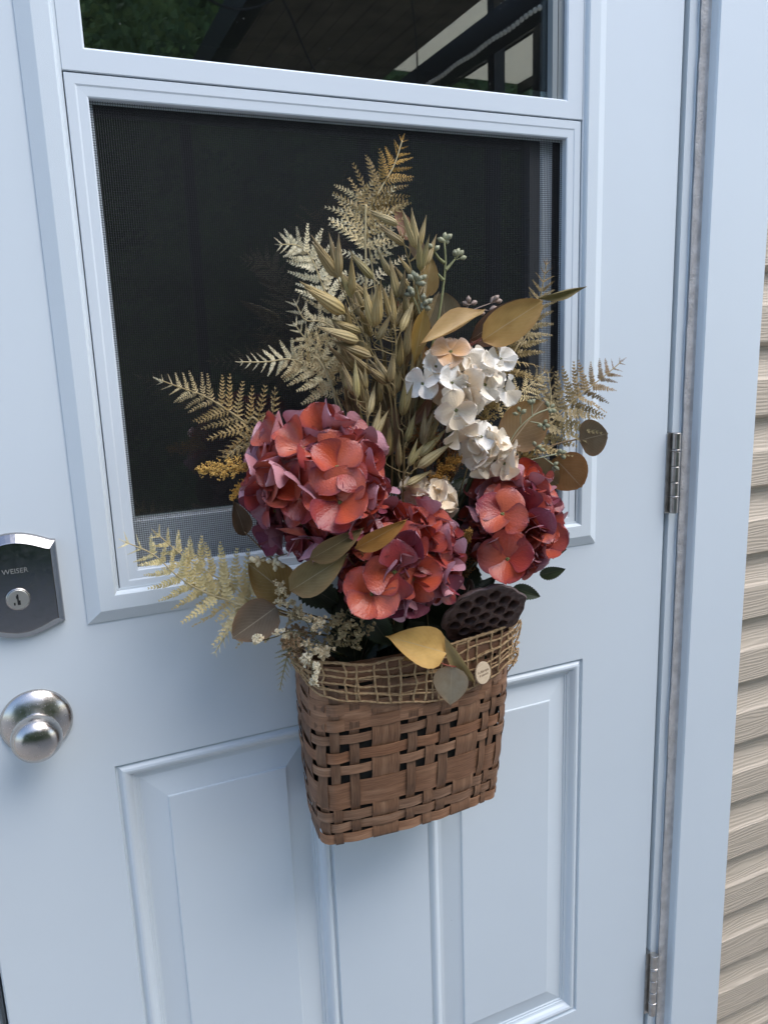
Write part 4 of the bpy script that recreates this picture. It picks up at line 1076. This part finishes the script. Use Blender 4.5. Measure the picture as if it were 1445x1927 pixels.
# ------------------------------------------------------------------ seeded eucalyptus sprigs
def berry_mesh():
    V, F = lathe([(.02, 0), (.16, .12), (.27, .42), (.30, .62), (.24, .78), (.17, .80), (.10, .98), (.01, 1.0)], 8)
    return mesh('seed_capsule', [(v[2], v[0], v[1]) for v in V], F, M_berry, True)
BERRY = berry_mesh()
def sprig(label, stems, berries, d, col, size=15, stemcol=(.26, .27, .13), seed=1, r=.0011):
    rr = random.Random(seed); s = thing('berry_sprig', label, 'berry sprig', at(*stems[0][0]), 'seeded eucalyptus sprigs')
    allp = []
    for k, q in enumerate(stems):
        P = spline([at(*p) for p in q], 14); allp += P
        part('stem', *tube(P, [r * (.65 + .6 * i / 14) for i in range(15)], 6), M_stem, s, True, color=stemcol)
    for cl in berries:
        (cx, cy), tips = cl
        B = at(cx, cy, d)
        for tx, ty_ in tips:
            T = at(tx, ty_, d + rr.uniform(-.004, .006)); x = T - B; L = x.length; k = size * ((B - CAM).dot(CF) / FPX)
            if L > k * 1.15: 
                part('stalk', *tube([B, T - x.normalized() * k * .8], .0005, 4), M_stem, s, True, color=stemcol)
            k *= rr.uniform(.9, 1.15); v = rr.uniform(.88, 1.12)
            add('seed_capsule', BERRY, s, basis(T - x.normalized() * k * .8, x, CAM - T, k, k * 1.05, k * 1.05), tuple(c_ * v for c_ in col))
z3 = lambda x, y: (740 + x / 5.558, 440 + y / 5.558)
z2 = lambda x, y: (700 + x / 2.89, 480 + y / 2.89)
z5 = lambda x, y: (440 + x / 5.16, 1040 + y / 5.16)
D1 = .085
sprig('tall green berry sprig standing against the dark screen', [[(*z3(530, 70), D1), (*z3(545, 330), D1), (*z3(490, 780), D1), (*z3(430, 1080), D1), (*z3(370, 1330), D1), (795, 760, D1), (780, 900, .08)],
      [(*z3(420, 170), D1), (*z3(470, 250), D1), (*z3(530, 305), D1)], [(*z3(640, 270), D1), (*z3(590, 330), D1), (*z3(545, 380), D1)], [(*z3(468, 420), D1), (*z3(520, 485), D1)]],
      [(z3(530, 75), [z3(475, 55), z3(540, 0), z3(600, 15), z3(565, 85)]), (z3(425, 175), [z3(378, 115), z3(470, 135)]), (z3(640, 275), [z3(640, 180), z3(680, 168), z3(722, 185), z3(748, 245)])], D1, (.33, .33, .21), 15, (.24, .25, .11), 1, .0017)
D2 = .10
sprig('clustered green berry sprig in front of the ochre leaf', [[(*z3(240, 540), D2), (*z3(270, 700), D2), (*z3(300, 860), D2), (790, 680, D2), (778, 800, .09)], [(*z3(200, 640), D2), (*z3(250, 760), D2), (*z3(280, 850), D2)]],
      [(z3(240, 520), [z3(165, 440), z3(205, 400), z3(245, 425), z3(290, 450), z3(335, 440), z3(325, 520), z3(275, 480)]), (z3(210, 650), [z3(130, 630), z3(165, 560), z3(195, 600), z3(190, 570)]), (z3(300, 760), [z3(318, 640), z3(350, 700), z3(395, 690), z3(375, 785), z3(295, 735)])], D2, (.25, .25, .17), 15, (.25, .24, .12), 2)
D3 = .088
sprig('mauve-brown berry sprig right of the grey-green round leaf', [[(*z3(1020, 725), D3), (*z3(850, 790), D3), (*z3(690, 875), D3), (*z3(600, 960), D3)], [(*z3(780, 750), D3), (*z3(755, 830), D3)], [(*z3(980, 800), D3), (*z3(830, 800), D3)], [(*z3(870, 850), D3), (*z3(690, 875), D3)]],
      [(z3(785, 745), [z3(735, 720), z3(785, 665), z3(860, 715)]), (z3(1020, 725), [z3(1050, 670), z3(1090, 655), z3(1120, 700)]), (z3(985, 805), [z3(1065, 770), z3(1080, 800)]), (z3(870, 850), [z3(945, 830)])], D3, (.34, .25, .21), 15, (.32, .24, .20), 3, .0009)
D4 = .125
sprig('green berry sprig lying over the large brown leaf at the right', [[(*z2(735, 1035), D4), (*z2(800, 940), D4), (*z2(880, 870), D4), (*z2(965, 835), D4)], [(*z2(850, 1115), D4), (*z2(920, 1100), D4), (*z2(1010, 1080), D4)], [(*z2(860, 905), D4), (*z2(930, 920), D4)], [(*z2(875, 1090), D4), (*z2(890, 1050), D4)], [(*z2(930, 1100), D4), (*z2(990, 1145), D4)], [(*z2(870, 875), D4), (*z2(868, 800), D4)], [(*z2(807, 920), D4), (*z2(806, 865), D4)]],
      [(z2(806, 868), [z2(770, 862), z2(795, 830), z2(830, 845)]), (z2(960, 838), [z2(950, 800), z2(985, 815), z2(995, 850), z2(970, 855)]), (z2(930, 922), [z2(905, 928), z2(945, 900), z2(960, 930), z2(935, 950)]), (z2(888, 1052), [z2(880, 1020), z2(915, 1040), z2(935, 1062)]), (z2(1005, 1082), [z2(1025, 1060), z2(1048, 1070), z2(1045, 1102)]), (z2(985, 1145), [z2(1005, 1130), z2(1010, 1165), z2(985, 1175)]), (z2(868, 802), [z2(850, 795), z2(880, 790)])], D4, (.24, .25, .16), 13, (.30, .31, .19), 4, .0008)
D5 = .135
sprig('beige berry sprig over the brown leaf below the largest rust-red head', [[(*z5(390, 95), D5), (*z5(430, 40), D5), (*z5(520, 10), D5)], [(*z5(240, 70), D5), (*z5(330, 40), D5), (*z5(430, 30), D5)]],
      [(z5(240, 72), [z5(165, 55), z5(190, 75), z5(300, 60), z5(235, 125), z5(225, 40)]), (z5(400, 90), [z5(330, 85), z5(415, 55), z5(395, 125), z5(490, 135), z5(405, 170), z5(455, 110)])], D5, (.60, .50, .32), 15, (.2, .17, .1), 5, .0006)

# ------------------------------------------------------------------ grainy golden spikes and white filler
def grain(r, rr):
    q = [(0, 0, 1), (.9, 0, .3), (-.3, .85, .3), (-.3, -.85, .3), (0, 0, -1)]
    M = Matrix.Rotation(rr.uniform(0, 6.28), 3, Vector((rr.gauss(0, 1), rr.gauss(0, 1), rr.gauss(0, 1))).normalized())
    return [M @ Vector(v) * r * rr.uniform(.7, 1.3) for v in q], [(0, 1, 2), (0, 2, 3), (0, 3, 1), (4, 2, 1), (4, 3, 2), (4, 1, 3)]
def spike(label, tip, base, wpx, n, col, seed, root=True, dens=26):
    rr = random.Random(seed); T, B = at(*tip), at(*base); s = thing('flower_spike', label, 'flower spike', B, 'grainy flower spikes')
    mpp = ((T + B) / 2 - CAM).dot(CF) / FPX; ax = (B - T); fwd = ax.normalized(); gm = []
    sp_ = spline([T, T.lerp(B, .5) + Vector((0, 0, .003)), B], 16)
    part('stem', *tube(sp_ + ([ROOT] if root else []), .0008, 4), M_stem, s, True, color=tuple(c_ * .6 for c_ in col))
    for i in range(n):
        t = (i + .5) / n; p = T.lerp(B, t) + Vector((0, 0, .003)) * sin(pi * t)
        for q in range(3):
            u = rotz(fwd.orthogonal(), fwd, rr.uniform(0, 6.28)); L = wpx * .5 * mpp * (.25 + .75 * min(1, t * 1.6)) * rr.uniform(.6, 1.1)
            d = (u - fwd * .75).normalized()
            for k in range(int(dens * (.4 + .6 * t))):
                f = rr.random(); g = grain(.00115, rr); o = p + d * L * f + Vector((rr.gauss(0, 1), rr.gauss(0, 1), rr.gauss(0, 1))) * .0013
                gm.append(([v + o for v in g[0]], g[1]))
    part('floret_grains', *merge(*gm), M_seed, s, True, color=col, kind='stuff')
spike('bright golden grainy spike pointing left beside the largest rust-red head', (374, 888, .075), (472, 886, .088), 66, 17, (.70, .46, .13), 1)
spike('small golden spike below the bright one, at the left of the largest head', (436, 940, .08), (470, 905, .085), 30, 8, (.72, .42, .09), 2)
spike('golden spike with a sunlit tip left of the cream flowers', (868, 862, .128), (802, 912, .11), 54, 15, (.62, .34, .07), 3)
spike('dark rusty spike between the oats and the white flowers', (795, 790, .095), (800, 880, .10), 96, 18, (.32, .135, .03), 4)
spike('dark rusty spike behind the small cream head', (868, 812, .09), (838, 880, .09), 60, 13, (.33, .14, .03), 5)
spike('rusty spike rising from the dark gap left of the right rust-red head', (882, 1010, .12), (868, 1100, .10), 44, 14, (.30, .16, .04), 6)
spike('tiny golden spike tip at the edge of the middle rust-red head', (886, 1000, .145), (872, 1024, .13), 22, 6, (.75, .45, .12), 7)
spike('cream-gold spike behind the white flowers', (935, 745, .085), (905, 800, .085), 64, 13, (.70, .56, .26), 8)
spike('dim rusty spike among the dark stems right of the oats', (820, 840, .085), (850, 900, .085), 84, 14, (.24, .11, .03), 9)

def frill(o, d, r, rr):
    """small papery cup"""
    u = d.orthogonal().normalized(); w_ = d.cross(u); V = [o]; k = 8
    for j in range(k):
        a_ = 2 * pi * j / k; V.append(o + (u * cos(a_) + w_ * sin(a_)) * r * rr.uniform(.6, 1.15) + d * r * rr.uniform(.35, 1.1))
    for j in range(k):
        a_ = 2 * pi * j / k; V.append(o + (u * cos(a_) + w_ * sin(a_)) * r * .35 + d * r * rr.uniform(.5, .9))
    F = [(0, 1 + j, 1 + (j + 1) % k) for j in range(k)] + [(1 + j, 9 + j, 9 + (j + 1) % k, 1 + (j + 1) % k) for j in range(k)]
    return V, F
M_stat = plain('papery_white_filler', (.85, .82, .74), (1.1, 1.08, 1.02), 200, .7, .3, .2)
def filler(label, pts, d0, n, spread, col, seed, stems):
    rr = random.Random(seed); s = thing('filler_sprig', label, 'filler flower', at(*stems[-1], d0), 'white filler sprigs')
    P = spline([at(x, y, d0) for x, y in stems] + [ROOT + Vector((rr.uniform(-.08, -.02), 0, -.01))], 16)
    part('stem', *tube(P, .0007, 4), M_stem, s, True, color=(.17, .15, .07))
    gm, st = [], []
    for (x, y) in pts:
        C = at(x, y, d0 + rr.uniform(-.012, .022))
        nb = min(P, key=lambda p: (p - C).length); st.append(tube([C, C.lerp(nb, .5) + Vector((0, 0, -.002)), nb], .0004, 3, False))
        for k in range(n):
            o = C + Vector((rr.gauss(0, spread), rr.gauss(0, spread * .8), rr.gauss(0, spread)))
            d = Vector((rr.gauss(0, 1), rr.gauss(-.7, .7), rr.gauss(.4, .8))).normalized(); gm.append(frill(o, d, rr.uniform(.0016, .0031), rr))
    part('side_stems', *merge(*st), M_stem, s, color=(.2, .17, .08), kind='stuff')
    part('papery_florets', *merge(*gm), M_stat, s, False, color=col, kind='stuff')
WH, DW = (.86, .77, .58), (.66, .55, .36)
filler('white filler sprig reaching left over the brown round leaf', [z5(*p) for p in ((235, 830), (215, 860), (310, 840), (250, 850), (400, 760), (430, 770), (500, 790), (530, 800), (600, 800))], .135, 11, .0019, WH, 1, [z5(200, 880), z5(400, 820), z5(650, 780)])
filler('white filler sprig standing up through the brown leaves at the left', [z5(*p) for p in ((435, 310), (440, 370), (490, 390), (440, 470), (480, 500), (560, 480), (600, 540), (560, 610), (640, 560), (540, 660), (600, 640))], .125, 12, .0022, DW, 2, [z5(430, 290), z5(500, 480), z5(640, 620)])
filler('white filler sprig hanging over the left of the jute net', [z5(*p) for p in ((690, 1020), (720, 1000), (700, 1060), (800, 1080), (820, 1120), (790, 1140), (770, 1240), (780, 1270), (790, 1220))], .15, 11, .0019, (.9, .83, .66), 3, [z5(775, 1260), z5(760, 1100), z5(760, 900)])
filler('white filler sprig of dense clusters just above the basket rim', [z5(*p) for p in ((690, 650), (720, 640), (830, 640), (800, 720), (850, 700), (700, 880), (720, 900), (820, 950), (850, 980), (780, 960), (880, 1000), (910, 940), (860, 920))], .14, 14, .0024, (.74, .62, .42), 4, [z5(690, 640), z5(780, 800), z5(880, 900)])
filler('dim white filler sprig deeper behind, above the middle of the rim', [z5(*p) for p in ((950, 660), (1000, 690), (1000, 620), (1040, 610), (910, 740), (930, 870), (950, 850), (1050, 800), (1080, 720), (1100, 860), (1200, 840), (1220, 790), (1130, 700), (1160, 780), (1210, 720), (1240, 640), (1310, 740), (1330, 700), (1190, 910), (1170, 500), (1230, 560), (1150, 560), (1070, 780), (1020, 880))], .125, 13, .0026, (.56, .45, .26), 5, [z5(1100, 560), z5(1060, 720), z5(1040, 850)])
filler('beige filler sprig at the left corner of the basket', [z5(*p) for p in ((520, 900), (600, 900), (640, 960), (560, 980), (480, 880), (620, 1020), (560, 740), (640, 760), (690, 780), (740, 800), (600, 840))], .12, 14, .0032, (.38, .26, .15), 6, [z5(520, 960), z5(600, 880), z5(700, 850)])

# ------------------------------------------------------------------ dried lotus pod
a = N('dark_pod', .55); g = a.coord('Object'); nz = a.noise(g, 90, 5, .6)
a.base(a.ramp(nz, [(.3, (.030, .012, .008)), (.7, (.090, .040, .028))])).bump(nz, .7, .001); M_pod = a.m
a = N('pod_side', .5); g = a.coord('Object', (1, 1, .25)); nz = a.noise(g, 110, 5, .65)
a.base(a.ramp(nz, [(.3, (.06, .035, .03)), (.75, (.17, .11, .10))])).bump(nz, .9, .0016); M_podside = a.m
pc = at(910, 1156, .148); view = (CAM - pc).normalized()
axis = (view * .62 - CU * .68 + CR * .36).normalized()
pod = thing('lotus_pod', 'dark brown dried lotus seed pod with empty round holes, hanging over the net', 'seed pod', pc)
lx = rotz(CR, axis, 0); Mp = basis(pc, CR * .94 + CU * .34, axis); RP_ = .0520
hol = []
rr = random.Random(4)
for i in range(-4, 5):
    for j in range(-4, 5):
        x = (i + .5 * (j % 2)) * .0186 + rr.gauss(0, .0008); y = j * .0163 + rr.gauss(0, .0008)
        if x * x + y * y < (RP_ - .0068) ** 2: hol.append((x, y, rr.uniform(.0068, .0080)))
g_ = 96; idx, V, F = {}, [], []
def prad(an): return RP_ * (1 + .030 * sin(7 * an + 1) + .018 * sin(13 * an))
for i in range(g_ + 1):
    for j in range(g_ + 1):
        x, y = (-1 + 2 * i / g_) * RP_ * 1.05, (-1 + 2 * j / g_) * RP_ * 1.05
        r_ = sqrt(x * x + y * y); an = math.atan2(y, x); pr = prad(an)
        if r_ > pr + RP_ * 2.1 / g_: continue
        if r_ > pr: x, y = x * pr / r_, y * pr / r_
        z = .0030 * (1 - (r_ / RP_) ** 2) + .0012 * noise.noise((x * 150, y * 150, 2)) + (.0020 * max(0, (r_ / RP_ - .9) / .1))
        for hx, hy, hr in hol:
            d = sqrt((x - hx) ** 2 + (y - hy) ** 2)
            if d < hr: z -= .0090 * min(1, (hr - d) / (hr * .30))
            elif d < hr * 1.3: z += .0009 * (1 - (d - hr) / (hr * .3))
        idx[i, j] = len(V); V.append((x, y, z))
for i in range(g_):
    for j in range(g_):
        q = [idx.get(k) for k in ((i, j), (i + 1, j), (i + 1, j + 1), (i, j + 1))]
        if None not in q: F.append(tuple(q))
        elif sum(k is not None for k in q) == 3: F.append(tuple(k for k in q if k is not None))
add('pod_face', mesh('pod_face', V, F, M_pod), pod, Mp)
V, F = [], []; k = 72
pf = [(1.0, .0022), (1.03, .0005), (1.0, -.002), (.92, -.006), (.80, -.010), (.64, -.015), (.46, -.019), (.30, -.023), (.18, -.026), (.10, -.030)]
for m_, z in pf:
    for q in range(k):
        an = 2 * pi * q / k; r_ = prad(an) * m_ * (1 + .03 * sin(18 * an) * (1 - m_)); V.append((r_ * cos(an), r_ * sin(an), z + .0015 * noise.noise((cos(an) * 6, sin(an) * 6, z * 100))))
for i in range(len(pf) - 1):
    for q in range(k):
        a_, b_ = i * k + q, i * k + (q + 1) % k; F.append((a_, b_, b_ + k, a_ + k))
add('pod_side', mesh('pod_side', V, F, M_podside, True), pod, Mp)
part('stem', *tube(spline([pc - axis * .028, pc - axis * .05, ROOT + Vector((.05, -.02, -.02))], 8), .003, 6), M_stem, pod, True, color=(.1, .06, .04))

# ------------------------------------------------------------------ bare dark stems that fill the shaded heart of the bouquet
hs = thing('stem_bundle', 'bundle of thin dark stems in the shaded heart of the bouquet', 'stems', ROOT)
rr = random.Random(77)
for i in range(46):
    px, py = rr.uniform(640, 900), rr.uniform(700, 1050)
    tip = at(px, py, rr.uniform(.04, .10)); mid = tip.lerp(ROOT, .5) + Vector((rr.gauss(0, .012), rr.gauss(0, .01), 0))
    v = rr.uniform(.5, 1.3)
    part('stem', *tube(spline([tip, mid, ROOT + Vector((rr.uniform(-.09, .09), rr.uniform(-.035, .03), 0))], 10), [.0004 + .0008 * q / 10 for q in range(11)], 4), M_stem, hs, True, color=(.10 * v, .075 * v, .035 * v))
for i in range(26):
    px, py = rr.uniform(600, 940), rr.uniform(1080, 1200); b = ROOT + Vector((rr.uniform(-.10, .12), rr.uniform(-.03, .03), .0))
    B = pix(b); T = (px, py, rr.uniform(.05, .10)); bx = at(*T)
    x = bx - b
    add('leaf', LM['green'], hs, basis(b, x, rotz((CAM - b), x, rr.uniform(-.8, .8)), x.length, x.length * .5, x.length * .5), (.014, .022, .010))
